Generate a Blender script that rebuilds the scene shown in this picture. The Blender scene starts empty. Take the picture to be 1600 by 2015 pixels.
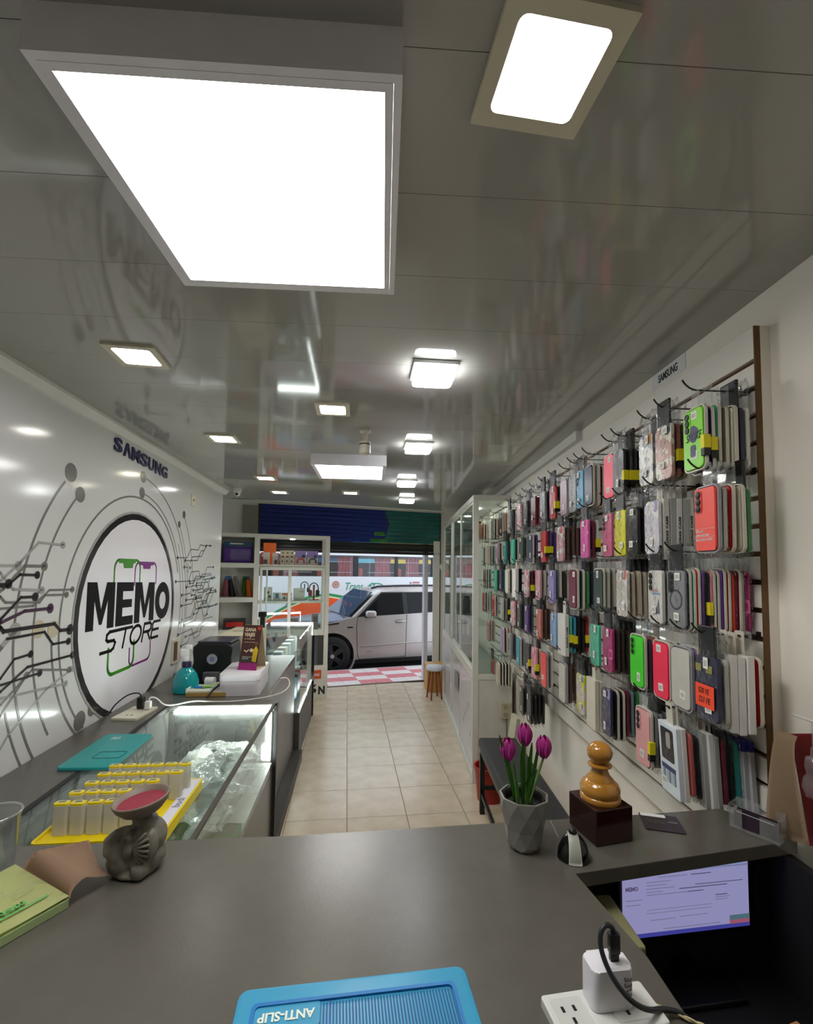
import bpy, bmesh, math, random
from mathutils import Matrix, Vector
random.seed(7)
sc = bpy.context.scene
COL = sc.collection
# ---------------------------------------------------------------- camera
cam_d = bpy.data.cameras.new('camera'); cam = bpy.data.objects.new('camera', cam_d); COL.objects.link(cam)
def cam_matrix(p, y, r, h):
    cy, sy, cp, sp = math.cos(y), math.sin(y), math.cos(p), math.sin(p)
    fw = Vector((sy*cp, cy*cp, sp)); rt = Vector((cy, -sy, 0)); up = rt.cross(fw)
    c, s = math.cos(r), math.sin(r)
    X = c*rt + s*up; Y = -s*rt + c*up; Z = -fw
    return Matrix(((X.x, Y.x, Z.x, 0), (X.y, Y.y, Z.y, 0), (X.z, Y.z, Z.z, h), (0, 0, 0, 1)))
cam.matrix_world = cam_matrix(.0591, .0503, .013, 1.67)
cam_d.sensor_width = 36; cam_d.sensor_fit = 'AUTO'
cam_d.lens = 901.93*36/2015; cam_d.shift_y = 58.9/2015
cam_d.clip_start = .02
sc.camera = cam
# ---------------------------------------------------------------- world, exposure
w = bpy.data.worlds.new('sky'); sc.world = w; w.use_nodes = True
bg = w.node_tree.nodes['Background']; bg.inputs[0].default_value = (.80, .88, 1, 1); bg.inputs[1].default_value = .85
vs = sc.view_settings; vs.view_transform = 'Standard'; vs.look = 'None'; vs.gamma = 1; vs.use_curve_mapping = False
vs.exposure = 1.36
sc.cycles.transparent_max_bounces = 24
sc.cycles.max_bounces = 8
sc.cycles.sample_clamp_indirect = 4
E_PANEL, E_DOWN, E_SQUARE, E_STRIP = 7.0, 9.0, 11.0, 14.0     # lamp strengths
# ---------------------------------------------------------------- materials
def lin(h):
    if isinstance(h, tuple): return h
    v = [int(h[i:i+2], 16)/255 for i in (0, 2, 4)]
    return tuple(c/12.92 if c <= .04045 else ((c+.055)/1.055)**2.4 for c in v)
MATS = {}
def P(name, col, rough=.5, metal=0, var=.06, scale=8, bump=0, bscale=60, spec=.5, emit=0, trans=0, sss=0):
    if name in MATS: return MATS[name]
    m = bpy.data.materials.new(name); m.use_nodes = True; MATS[name] = m
    nt = m.node_tree; b = nt.nodes['Principled BSDF']
    c = lin(col)
    tc = nt.nodes.new('ShaderNodeTexCoord')
    nz = nt.nodes.new('ShaderNodeTexNoise'); nz.inputs['Scale'].default_value = scale; nz.inputs['Detail'].default_value = 4
    nt.links.new(tc.outputs['Object'], nz.inputs['Vector'])
    rp = nt.nodes.new('ShaderNodeValToRGB')
    rp.color_ramp.elements[0].position = .3; rp.color_ramp.elements[1].position = .7
    rp.color_ramp.elements[0].color = (*[x*(1-var) for x in c], 1); rp.color_ramp.elements[1].color = (*[min(1, x*(1+var)) for x in c], 1)
    nt.links.new(nz.outputs['Fac'], rp.inputs['Fac']); nt.links.new(rp.outputs['Color'], b.inputs['Base Color'])
    b.inputs['Roughness'].default_value = rough; b.inputs['Metallic'].default_value = metal
    b.inputs['Specular IOR Level'].default_value = spec
    if emit:
        nt.links.new(rp.outputs['Color'], b.inputs['Emission Color']); b.inputs['Emission Strength'].default_value = emit
    if trans: b.inputs['Transmission Weight'].default_value = trans
    if sss: b.inputs['Subsurface Weight'].default_value = sss; b.inputs['Subsurface Radius'].default_value = (.01, .01, .01)
    if bump:
        n2 = nt.nodes.new('ShaderNodeTexNoise'); n2.inputs['Scale'].default_value = bscale; n2.inputs['Detail'].default_value = 5
        nt.links.new(tc.outputs['Object'], n2.inputs['Vector'])
        bp = nt.nodes.new('ShaderNodeBump'); bp.inputs['Strength'].default_value = bump; bp.inputs['Distance'].default_value = .01
        nt.links.new(n2.outputs['Fac'], bp.inputs['Height']); nt.links.new(bp.outputs['Normal'], b.inputs['Normal'])
    return m
def EM(name, col, st):
    if name in MATS: return MATS[name]
    m = bpy.data.materials.new(name); m.use_nodes = True; MATS[name] = m
    nt = m.node_tree; nt.nodes.clear()
    e = nt.nodes.new('ShaderNodeEmission'); e.inputs[0].default_value = (*lin(col), 1); e.inputs[1].default_value = st
    o = nt.nodes.new('ShaderNodeOutputMaterial'); nt.links.new(e.outputs[0], o.inputs[0]); return m
def FILM(name, tint=(.95, .97, .96), refl=.12, rough=.03, haze=.05, hazecol=(.8, .82, .82), bump=0, bscale=40):
    """clear sheet: transparent + some gloss + a little milky diffuse"""
    if name in MATS: return MATS[name]
    m = bpy.data.materials.new(name); m.use_nodes = True; MATS[name] = m
    nt = m.node_tree; nt.nodes.clear(); N = nt.nodes.new; L = nt.links.new
    o = N('ShaderNodeOutputMaterial'); t = N('ShaderNodeBsdfTransparent'); t.inputs[0].default_value = (*tint, 1)
    g = N('ShaderNodeBsdfGlossy'); g.inputs['Roughness'].default_value = rough
    d = N('ShaderNodeBsdfDiffuse'); d.inputs[0].default_value = (*hazecol, 1)
    m1 = N('ShaderNodeMixShader'); m1.inputs[0].default_value = haze; L(t.outputs[0], m1.inputs[1]); L(d.outputs[0], m1.inputs[2])
    lw = N('ShaderNodeLayerWeight'); lw.inputs[0].default_value = .5         # facing = 1 - |cos|, then Schlick
    pw = N('ShaderNodeMath'); pw.operation = 'POWER'; pw.inputs[1].default_value = 5; L(lw.outputs['Facing'], pw.inputs[0])
    mp = N('ShaderNodeMath'); mp.operation = 'MULTIPLY_ADD'; mp.inputs[1].default_value = .9; mp.inputs[2].default_value = refl*.35; mp.use_clamp = True
    L(pw.outputs[0], mp.inputs[0])
    m2 = N('ShaderNodeMixShader'); L(mp.outputs[0], m2.inputs[0]); L(m1.outputs[0], m2.inputs[1]); L(g.outputs[0], m2.inputs[2])
    if bump:
        tc = N('ShaderNodeTexCoord'); nz = N('ShaderNodeTexNoise'); nz.inputs['Scale'].default_value = bscale; nz.inputs['Detail'].default_value = 2
        nz.inputs['Distortion'].default_value = 1.5
        L(tc.outputs['Object'], nz.inputs['Vector'])
        bp = N('ShaderNodeBump'); bp.inputs['Strength'].default_value = bump; bp.inputs['Distance'].default_value = .02
        L(nz.outputs['Fac'], bp.inputs['Height']); L(bp.outputs['Normal'], g.inputs['Normal']); L(bp.outputs['Normal'], lw.inputs['Normal'])
    L(m2.outputs[0], o.inputs[0]); return m
def BARCODE():
    m = P('barcode_label', 'f4f2ea', .6); nt = m.node_tree; b = nt.nodes['Principled BSDF']
    tc = nt.nodes.new('ShaderNodeTexCoord'); sx = nt.nodes.new('ShaderNodeSeparateXYZ'); nt.links.new(tc.outputs['Generated'], sx.inputs[0])
    wn = nt.nodes.new('ShaderNodeTexNoise'); wn.noise_dimensions = '1D'; wn.inputs['Scale'].default_value = 22; nt.links.new(sx.outputs['X'], wn.inputs['W'])
    gt = nt.nodes.new('ShaderNodeMath'); gt.operation = 'GREATER_THAN'; gt.inputs[1].default_value = .52; nt.links.new(wn.outputs['Fac'], gt.inputs[0])
    def band(sock, lo, hi):
        a = nt.nodes.new('ShaderNodeMath'); a.operation = 'COMPARE'; a.inputs[1].default_value = (lo+hi)/2; a.inputs[2].default_value = (hi-lo)/2
        nt.links.new(sock, a.inputs[0]); return a.outputs[0]
    by = band(sx.outputs['Z'], .25, .8); bx = band(sx.outputs['X'], .15, .85)
    m1 = nt.nodes.new('ShaderNodeMath'); m1.operation = 'MULTIPLY'; nt.links.new(by, m1.inputs[0]); nt.links.new(bx, m1.inputs[1])
    m2 = nt.nodes.new('ShaderNodeMath'); m2.operation = 'MULTIPLY'; nt.links.new(m1.outputs[0], m2.inputs[0]); nt.links.new(gt.outputs[0], m2.inputs[1])
    mx = nt.nodes.new('ShaderNodeMix'); mx.data_type = 'RGBA'; mx.inputs[6].default_value = (.82, .8, .74, 1); mx.inputs[7].default_value = (.03, .03, .03, 1)
    nt.links.new(m2.outputs[0], mx.inputs[0]); nt.links.new(mx.outputs[2], b.inputs['Base Color']); return m
# ---------------------------------------------------------------- mesh helpers
I4 = Matrix.Identity(4)
def T(x, y, z): return Matrix.Translation((x, y, z))
def RZ(a): return Matrix.Rotation(a, 4, 'Z')
def RX(a): return Matrix.Rotation(a, 4, 'X')
def RY(a): return Matrix.Rotation(a, 4, 'Y')
def rr(w, h, r, n=4, cx=0, cy=0):
    pts = []
    for (sx, sy, a0) in ((1, 1, 0), (-1, 1, 90), (-1, -1, 180), (1, -1, 270)):
        for i in range(n+1):
            a = math.radians(a0+90*i/n)
            pts.append((cx+sx*(w/2-r)+r*math.cos(a), cy+sy*(h/2-r)+r*math.sin(a)))
    return pts
def circ(r, n=24, cx=0, cy=0, a0=0, a1=360):
    return [(cx+r*math.cos(math.radians(a0+(a1-a0)*i/n)), cy+r*math.sin(math.radians(a0+(a1-a0)*i/n))) for i in range(n if a1-a0 == 360 else n+1)]
class MB:
    def __init__(s): s.bm = bmesh.new()
    def box(s, cx, cy, cz, sx, sy, sz, M=I4, bev=0, seg=2):
        r = bmesh.ops.create_cube(s.bm, size=1, matrix=M @ T(cx, cy, cz) @ Matrix.Diagonal((sx, sy, sz, 1)))
        if bev:
            es = list({e for v in r['verts'] for e in v.link_edges})
            bmesh.ops.bevel(s.bm, geom=es, offset=bev, segments=seg, profile=.5, affect='EDGES')
        return s
    def b2(s, x0, x1, y0, y1, z0, z1, M=I4, bev=0): return s.box((x0+x1)/2, (y0+y1)/2, (z0+z1)/2, x1-x0, y1-y0, z1-z0, M, bev)
    def prism(s, pts, d, M=I4, bev=0):
        """polygon in local XY, extruded along +Z by d"""
        lo = [s.bm.verts.new(M @ Vector((x, y, 0))) for x, y in pts]; hi = [s.bm.verts.new(M @ Vector((x, y, d))) for x, y in pts]
        n = len(pts)
        f1 = s.bm.faces.new(lo[::-1]); f2 = s.bm.faces.new(hi)
        for i in range(n): s.bm.faces.new((lo[i], lo[(i+1) % n], hi[(i+1) % n], hi[i]))
        if bev:
            es = list(f2.edges)
            bmesh.ops.bevel(s.bm, geom=es, offset=bev, segments=2, profile=.5, affect='EDGES')
        return s
    def ring(s, outer, inner, d, M=I4):
        n = len(outer)
        V = [[s.bm.verts.new(M @ Vector((x, y, z))) for x, y in L] for L in (outer, inner) for z in (0, d)]
        for a, b in ((0, 1), (1, 3), (3, 2), (2, 0)):
            for i in range(n):
                j = (i+1) % n; s.bm.faces.new((V[a][i], V[a][j], V[b][j], V[b][i]))
        return s
    def cyl(s, p0, p1, r, r2=None, seg=12):
        p0, p1 = Vector(p0), Vector(p1); d = p1-p0
        q = d.to_track_quat('Z', 'Y').to_matrix().to_4x4()
        bmesh.ops.create_cone(s.bm, cap_ends=True, segments=seg, radius1=r, radius2=r if r2 is None else r2, depth=d.length, matrix=Matrix.Translation((p0+p1)/2) @ q)
        return s
    def sph(s, c, r, M=I4, u=16, v=10):
        r = (r, r, r) if not isinstance(r, tuple) else r
        bmesh.ops.create_uvsphere(s.bm, u_segments=u, v_segments=v, radius=1, matrix=M @ T(*c) @ Matrix.Diagonal((*r, 1))); return s
    def lathe(s, prof, seg=24, M=I4, closed=False):
        rings = []
        for r, z in prof:
            if r < 1e-6: rings.append([s.bm.verts.new(M @ Vector((0, 0, z)))])
            else: rings.append([s.bm.verts.new(M @ Vector((r*math.cos(2*math.pi*i/seg), r*math.sin(2*math.pi*i/seg), z))) for i in range(seg)])
        for a, b in zip(rings, rings[1:]):
            for i in range(seg):
                j = (i+1) % seg
                if len(a) == 1 and len(b) == 1: continue
                if len(a) == 1: s.bm.faces.new((a[0], b[j], b[i]))
                elif len(b) == 1: s.bm.faces.new((a[i], a[j], b[0]))
                else: s.bm.faces.new((a[i], a[j], b[j], b[i]))
        return s
    def tube(s, pts, r, seg=8, smooth=0):
        pts = [Vector(p) for p in pts]
        for _ in range(smooth):
            q = [pts[0]]
            for a, b in zip(pts, pts[1:]): q += [a*.75+b*.25, a*.25+b*.75]
            pts = q+[pts[-1]]
        rings = []; up = Vector((0, 0, 1))
        for i, p in enumerate(pts):
            d = (pts[min(i+1, len(pts)-1)]-pts[max(i-1, 0)]).normalized()
            if abs(d.dot(up)) > .95: up = Vector((1, 0, 0)) if abs(d.x) < .9 else Vector((0, 1, 0))
            x = d.cross(up).normalized(); y = x.cross(d).normalized(); up = y
            rad = r(i/(len(pts)-1)) if callable(r) else r
            rings.append([s.bm.verts.new(p+rad*(math.cos(2*math.pi*k/seg)*x+math.sin(2*math.pi*k/seg)*y)) for k in range(seg)])
        for a, b in zip(rings, rings[1:]):
            for k in range(seg): s.bm.faces.new((a[k], a[(k+1) % seg], b[(k+1) % seg], b[k]))
        s.bm.faces.new(rings[0][::-1]); s.bm.faces.new(rings[-1]); return s
    def grid(s, f, nu, nv, th=0):
        """surface f(u,v)->point; th closes it into a thin solid"""
        V = [[s.bm.verts.new(f(i/nu, j/nv)) for j in range(nv+1)] for i in range(nu+1)]
        fs = [s.bm.faces.new((V[i][j], V[i+1][j], V[i+1][j+1], V[i][j+1])) for i in range(nu) for j in range(nv)]
        if th: bmesh.ops.solidify(s.bm, geom=fs, thickness=th)
        return s
    def line2d(s, pts, wd, d, M=I4, dot0=0, dot1=0):
        """flat polyline with width on local XY"""
        for (a, b) in zip(pts, pts[1:]):
            ax, ay = a; bx, by = b; L = math.hypot(bx-ax, by-ay) or 1e-6
            ux, uy = (bx-ax)/L*wd/2, (by-ay)/L*wd/2
            s.prism([(ax-ux+uy, ay-uy-ux), (bx+ux+uy, by+uy-ux), (bx+ux-uy, by+uy+ux), (ax-ux-uy, ay-uy+ux)], d, M)
        if dot0: s.prism(circ(dot0, 16, *pts[0]), d, M)
        if dot1: s.prism(circ(dot1, 16, *pts[-1]), d, M)
        return s
    def mesh(s, name, mt=None, smooth=False):
        bmesh.ops.recalc_face_normals(s.bm, faces=s.bm.faces[:])
        me = bpy.data.meshes.new(name); s.bm.to_mesh(me); s.bm.free()
        if smooth:
            for p in me.polygons: p.use_smooth = True
        if mt: me.materials.append(mt)
        return me
    def out(s, name, mt=None, parent=None, smooth=False, M=None, angle=None):
        me = s.mesh(name, mt, smooth)
        if smooth and angle: me.set_sharp_from_angle(angle=math.radians(angle))
        return place(name, me, parent, M)
def place(name, me, parent=None, M=None):
    o = bpy.data.objects.new(name, me); COL.objects.link(o)
    if parent: o.parent = parent
    if M is not None: o.matrix_local = M
    return o
def inst(name, me, mt, parent, M=None):
    o = place(name, me, parent, M)
    o.material_slots[0].link = 'OBJECT'; o.material_slots[0].material = mt
    return o
def tag(o, label, cat, group=None):
    o['label'] = label; o['category'] = cat
    if group: o['group'] = group
    return o
def thing(name, label, cat, loc=(0, 0, 0), rz=0, group=None):
    o = bpy.data.objects.new(name, None); COL.objects.link(o); o.empty_display_size = .05
    o.location = loc; o.rotation_euler = (0, 0, rz)
    return tag(o, label, cat, group)
def struct(o): o['kind'] = 'structure'; return o
def lab(o, t): o['label'] = t; return o
_txt = {}
def text(body, mt, parent, M, w=None, h=None, name='lettering', bold=0, shear=0, d=.0006, align='CENTER', space=1):
    key = (body, bold, shear, space)
    if key not in _txt:
        cu = bpy.data.curves.new('t', 'FONT'); cu.body = body; cu.offset = bold; cu.shear = shear; cu.extrude = .5; cu.space_character = space
        cu.resolution_u = 4
        o = bpy.data.objects.new('t', cu); COL.objects.link(o)
        dg = bpy.context.evaluated_depsgraph_get(); dg.update()
        me = bpy.data.meshes.new_from_object(o.evaluated_get(dg)); bpy.data.objects.remove(o)
        _txt[key] = me
    me = _txt[key].copy()
    xs = [v.co.x for v in me.vertices]; ys = [v.co.y for v in me.vertices]
    x0, x1, y0, y1 = min(xs), max(xs), min(ys), max(ys)
    sy = (h/(y1-y0)) if h else w/(x1-x0); sx = (w/(x1-x0)) if w else sy
    for v in me.vertices: v.co = ((v.co.x-(x0+x1)/2)*sx, (v.co.y-(y0+y1)/2)*sy, (v.co.z+.5)*d)
    me.materials.clear(); me.materials.append(mt)
    return place(name, me, parent, M)
def blob(name, balls, mt, parent=None, voxel=.004, M=None, smooth=4):
    """one continuous skin over ellipsoids (c, r[, rot]) and capsules (p0, p1, r0, r1)"""
    b = MB()
    for q in balls:
        if len(q) == 4:
            p0, p1 = Vector(q[0]), Vector(q[1]); n = max(3, int((p1-p0).length/(min(q[2], q[3])*.4)))
            for i in range(n+1): b.sph(tuple(p0.lerp(p1, i/n)), q[2]+(q[3]-q[2])*i/n, u=12, v=8)
        else: b.sph(q[0], q[1], I4 if len(q) < 3 else T(*q[0]) @ q[2] @ T(*[-x for x in q[0]]))
    me = b.mesh('tmp'); o = bpy.data.objects.new('tmp', me); COL.objects.link(o)
    r = o.modifiers.new('r', 'REMESH'); r.mode = 'VOXEL'; r.voxel_size = voxel
    s = o.modifiers.new('s', 'SMOOTH'); s.iterations = smooth; s.factor = .5
    dg = bpy.context.evaluated_depsgraph_get(); dg.update()
    m2 = bpy.data.meshes.new_from_object(o.evaluated_get(dg)); bpy.data.objects.remove(o)
    m2.name = name; m2.materials.clear(); m2.materials.append(mt)
    for p in m2.polygons: p.use_smooth = True
    return place(name, m2, parent, M)
ORD = ['zeroth', 'first', 'second', 'third', 'fourth', 'fifth', 'sixth', 'seventh', 'eighth', 'ninth', 'tenth', 'eleventh', 'twelfth', 'thirteenth', 'fourteenth', 'fifteenth', 'sixteenth', 'seventeenth', 'eighteenth', 'nineteenth', 'twentieth', 'twenty-first', 'twenty-second']
# ---------------------------------------------------------------- frames of the room's slightly unparallel planes
def frame(ox, oy, dirx, nrm):      # local X = dirx, local Y = world Z, local Z = nrm
    return Matrix(((dirx[0], 0, nrm[0], ox), (dirx[1], 0, nrm[1], oy), (0, 1, 0, 0), (0, 0, 0, 1)))
RA, LA = .038, -.0575
hr, hl = math.hypot(RA, 1), math.hypot(LA, 1)
rd = (RA/hr, 1/hr); rn = (-rd[1], rd[0]); RO = (.96-RA*1.35, 0)
ld = (LA/hl, 1/hl); ln = (ld[1], -ld[0]); LO = (-1.27*ln[0], -1.27*ln[1])
def RW(s, d=0, z=0): return Vector((RO[0]+rd[0]*s+rn[0]*d, RO[1]+rd[1]*s+rn[1]*d, z))
def LW(s, d=0, z=0): return Vector((LO[0]+ld[0]*s+ln[0]*d, LO[1]+ld[1]*s+ln[1]*d, z))
MR = frame(RO[0], RO[1], (-rd[0], -rd[1]), rn)      # print plane, right wall: local x = -s
ML = frame(LO[0], LO[1], ld, ln)                    # print plane, left wall: local x = s
BR = Matrix(((rd[0], rn[0], 0, RO[0]), (rd[1], rn[1], 0, RO[1]), (0, 0, 1, 0), (0, 0, 0, 1)))   # (s, d, z) -> world
BL = Matrix(((ld[0], ln[0], 0, LO[0]), (ld[1], ln[1], 0, LO[1]), (0, 0, 1, 0), (0, 0, 0, 1)))
fd = (.9613, .2756); fn = (-.2756, .9613)           # shop front: along, and out to the street
SF0 = (-.778, 6.543)
BF = Matrix(((fd[0], fn[0], 0, SF0[0]), (fd[1], fn[1], 0, SF0[1]), (0, 0, 1, 0), (0, 0, 0, 1)))
CEIL = 2.40
# ---------------------------------------------------------------- shared materials
M_white = P('white_paint', 'e6e5de', .5, var=.03, bump=.02)
M_wallR = P('warm_white_wall', 'f7f0e4', .6, var=.03, scale=3, bump=.03)
M_gloss = P('gloss_white_vinyl', 'dcdcda', .12, var=.02, scale=2, bump=.012, bscale=14)
M_pvc = P('gloss_pvc_ceiling', 'a3a19b', .07, var=.02, scale=2, bump=.006, bscale=6, spec=.6)
M_grey = P('grey_counter_melamine', '5a5750', .27, var=.05, scale=20, bump=.03, bscale=260)
M_greyl = P('light_grey_melamine', '7b7773', .4, var=.04)
M_dark = P('dark_trim', '1c1b1a', .5)
M_black = P('black_plastic', '0b0b0c', .4)
M_brown = P('brown_slat_edge', '6b4a25', .6, var=.15, scale=30)
M_alum = P('white_aluminium', 'd6d5cb', .35, var=.03)
M_chrome = P('dark_wire', '4a4745', .3, metal=.8)
M_glass = FILM('clear_glass', (.93, .97, .95), .10, .01, .01)
M_glassg = FILM('counter_glass', (.90, .955, .93), .10, .01, .015)
M_acr = FILM('clear_acrylic', (.95, .96, .96), .16, .03, .10, (.95, .96, .96))
M_bag = FILM('clear_bag_film', (.99, .99, .99), .07, .09, .008, bump=.7, bscale=30)
M_bag2 = FILM('loose_bag_film', (.95, .96, .95), .20, .12, .42, (.92, .93, .90), bump=.8, bscale=45)
M_tray = P('milky_blister', 'cfcabb', .3, var=.03)
M_trayg = P('clear_grey_blister', '9a9aa2', .25, var=.03)
M_bar = BARCODE()
M_yel = P('yellow_tag', 'e3d516', .5)
M_wht = P('white_board', 'e8e8e6', .45, var=.02)
M_txt = P('black_print', '141416', .5)
# ---------------------------------------------------------------- structure
fl = struct(MB().b2(-3, 1.6, -2, 7.05, -.12, -.009).out('floor', P('grout', '7d6a56', .8)))
M_tile = P('beige_floor_tile', 'cbbba2', .22, var=.12, scale=7, bump=.015, bscale=30)
def tile_geo():
    return MB().box(0, 0, -.004, .399, .399, .008, bev=.0015, seg=1).mesh('tile', M_tile)
tm = tile_geo(); ta = .0773; ts = .4021
ct, st = math.cos(ta), math.sin(ta)
for j in range(-3, 5):
    for i in range(-4, 15):
        x = -.4314+(j+.5)*ts*ct+(i+.5)*ts*st; y = 5.991+(j+.5)*ts*st-(i+.5)*ts*ct
        f = (x-SF0[0])*fn[0]+(y-SF0[1])*fn[1]
        if f > .06 or x > 1.5 or y < .2: continue
        place('tile', tm, fl, T(x, y, 0) @ RZ(ta+random.uniform(-.002, .002)))
# ceiling: gloss PVC planks across the shop
cl = struct(MB().prism([(-2.4, -2), (1.6, -2), (1.6, 5.95), (-1.56, 4.94), (-2.4, 4.7)], .05, T(0, 0, CEIL+.012)).out('ceiling', P('ceiling_void', '6a6862', .8)))
y = -1.9; k = 0
while y < 5.7:
    b = MB(); yb = y+.2488
    # the last planks follow the skewed edge of the shop front
    def cx(yy): return -2.3 if yy < 4.93 else (yy-4.951)/.3208-1.5
    x0, x1 = max(-2.3, cx(y)), max(-2.3, cx(yb))
    if x0 < 1.4:
        pts = [(x0, y), (1.4, y), (1.4, yb), (min(x1, 1.39), yb)]
        b.prism(pts, .01, T(0, 0, CEIL), 0)
        b.out('plank', M_pvc, cl)
    y += .25
# left wall, with its crown trim
def wallbox(name, B, s0, s1, d0, d1, z0, z1, m): return struct(MB().b2(s0, s1, d0, d1, z0, z1, B).out(name, m))
wallbox('wall_left', BL, -2.2, 4.47, -.12, 0, 0, CEIL+.01, M_gloss)
b = MB().prism([(0, 0), (.02, 0), (.045, .03), (.045, .045), (0, .045)], 6.7, Matrix(((ln[0], 0, ld[0], LW(-2.2).x), (ln[1], 0, ld[1], LW(-2.2).y), (0, 1, 0, CEIL-.045), (0, 0, 0, 1))))
struct(b.out('trim_1', M_white))
wallbox('wall_right', BR, -2.2, 7.2, -.12, -.025, 0, CEIL+.7, M_wallR)
b = MB().prism([(0, 0), (.03, 0), (.03, .05), (0, .05)], 4.4, Matrix(((rn[0], 0, rd[0], RW(2.3, -.024).x), (rn[1], 0, rd[1], RW(2.3, -.024).y), (0, 1, 0, CEIL-.05), (0, 0, 0, 1))))
struct(b.out('trim_2', M_white))
struct(MB().b2(-2.3, 1.5, -2.1, -2, 0, 2.5).out('wall_back', M_wallR))
struct(MB().b2(-2.6, -2.5, 4.2, 7.2, 0, 3.1).out('wall_alcove', M_white))
struct(MB().b2(-2.5, -1.5, 4.45, 4.52, 0, 3.1).out('wall_alcove_return', M_white) if False else MB().b2(-2.5, LW(4.47, -.11).x, 4.38, 4.46, 0, 3.1).out('wall_return', M_white))
struct(MB().b2(-2.6, 1.7, 4.3, 7.4, 3.0, 3.1).out('ceiling_front', M_white))
struct(MB().prism([(-1.62, 4.93), (1.5, 5.93), (1.5, 5.97), (-1.62, 4.97)], .6, T(0, 0, CEIL+.0)).out('trim_3', M_white))
wallbox('wall_front_left', BF, -2.0, -.96, 0, .12, 0, 3.05, M_white)
wallbox('wall_front_right', BF, 1.72, 2.4, 0, .12, 0, 3.05, M_white)
wallbox('wall_front_header', BF, -.96, 1.72, .0, .12, 2.52, 3.05, M_white)
# steel box beside the shutter and post at the right of the doorway
wallbox('trim_4', BF, -1.16, -.96, -.06, -.001, 2.12, 2.50, P('grey_steel_box', '8f8c80', .5))
wallbox('trim_5', BF, 1.47, 1.53, .02, .10, 0, 2.1, P('lilac_white_post', 'd5d4df', .4))
wallbox('trim_6', BF, 1.60, 1.70, -.03, .0, 0, 2.1, M_white)
# ---------------------------------------------------------------- ceiling lamps
def led_panel(x, y, side, label, rz=0):
    t = thing('led_panel', label, 'ceiling light', (x, y, 0), rz); h = side/2
    sq = lambda q: [(q, q), (-q, q), (-q, -q), (q, -q)]
    f = MB().ring(sq(h+.012), sq(h+.0002), .069, T(0, 0, 2.331)).ring(sq(h), sq(h-.012), .006, T(0, 0, 2.3305))
    f.out('frame', P('lamp_frame_white', 'f2f0f6', .4), t)
    MB().box(0, 0, 2.336, side-.02, side-.02, .004).out('diffuser', EM('panel_light', (1, .985, .96), E_PANEL), t)
    return t
led_panel(-.231, .823, .47, 'large white LED panel lamp nearest on the ceiling')
led_panel(-.235, 3.16, .46, 'smaller-looking white LED panel lamp farther down the ceiling', .02)
def downlight(x, y, side, col, rz, label, st):
    t = thing('downlight', label, 'ceiling light', (x, y, 0), rz, 'square downlights')
    f = MB().ring(rr(side, side, .002), rr(side*.74, side*.74, .012), .009, T(0, 0, CEIL-.009))
    f.out('frame', P('downlight_frame', 'd3ccb4', .4), t)
    MB().prism(rr(side*.74, side*.74, .012), .004, T(0, 0, CEIL-.0065)).out('diffuser', EM('down_'+col, {'warm': (1, .93, .72), 'cool': (1, .97, 1), 'neutral': (1, .97, .88)}[col], st), t)
downlight(.227, .615, .178, 'neutral', .096, 'square downlight with cream frame beside the large LED panel', E_DOWN)
downlight(-.864, 1.597, .165, 'cool', .1, 'pinkish white square downlight nearest in the left row', E_DOWN)
downlight(-.916, 2.613, .165, 'neutral', .06, 'square downlight second from near end of the left row', E_DOWN)
downlight(-.966, 3.753, .165, 'warm', .06, 'yellowish square downlight third in the left row', E_DOWN)
downlight(-1.011, 4.45, .165, 'cool', .06, 'pinkish square downlight farthest in the left row', E_DOWN)
downlight(-.241, 2.075, .155, 'warm', .05, 'yellow-framed square downlight in the middle of the ceiling', E_DOWN)
downlight(-.324, 4.402, .165, 'warm', .05, 'yellowish square downlight behind the farther LED panel', E_DOWN)
for i, (x, y) in enumerate(((.173, 1.629), (.195, 2.644), (.184, 3.768), (.235, 4.72))):
    t = thing('surface_light', 'glaring cool white square surface lamp, %s from the near end' % ORD[i+1], 'ceiling light', (x, y, 0), .04, 'surface lamps by the right wall')
    MB().box(0, 0, CEIL-.007, .16, .16, .014, bev=.003).out('base', M_wht, t)
    MB().prism(rr(.145, .145, .02), .026, T(0, 0, CEIL-.04), .004).out('diffuser', EM('surface_light', (.96, .98, 1), E_SQUARE), t)
t = thing('bulb_camera', 'white bulb-shaped security camera hanging from ceiling', 'camera', (-.105, 2.39, 0))
MB().lathe([(0, CEIL), (.03, CEIL), (.03, CEIL-.012), (.012, CEIL-.016), (.012, CEIL-.06), (0, CEIL-.06)], 16).out('socket', P('ivory_plastic', 'cfc9b8', .4), t, True, angle=40)
MB().lathe([(0, 2.345), (.018, 2.345), (.029, 2.335), (.03, 2.31), (.03, 2.275), (.022, 2.268), (0, 2.266)], 18).out('body', P('camera_white', 'c9c8bd', .4), t, True, angle=40)
MB().ring(circ(.0306, 18), circ(.028, 18), .006, T(0, 0, 2.318)).out('collar', M_dark, t)
t = thing('dome_camera', 'small white dome security camera in the far left ceiling corner', 'camera', (-1.37, 4.32, 0))
MB().lathe([(0, CEIL), (.035, CEIL), (.035, CEIL-.03), (.03, CEIL-.035), (0, CEIL-.035)], 18).out('base', M_wht, t, True, angle=40)
MB().sph((0, 0, CEIL-.045), .028).out('ball', M_wht, t, True)
MB().cyl((0, -.02, CEIL-.055), (.004, -.03, CEIL-.058), .012).out('lens', M_black, t)
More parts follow.
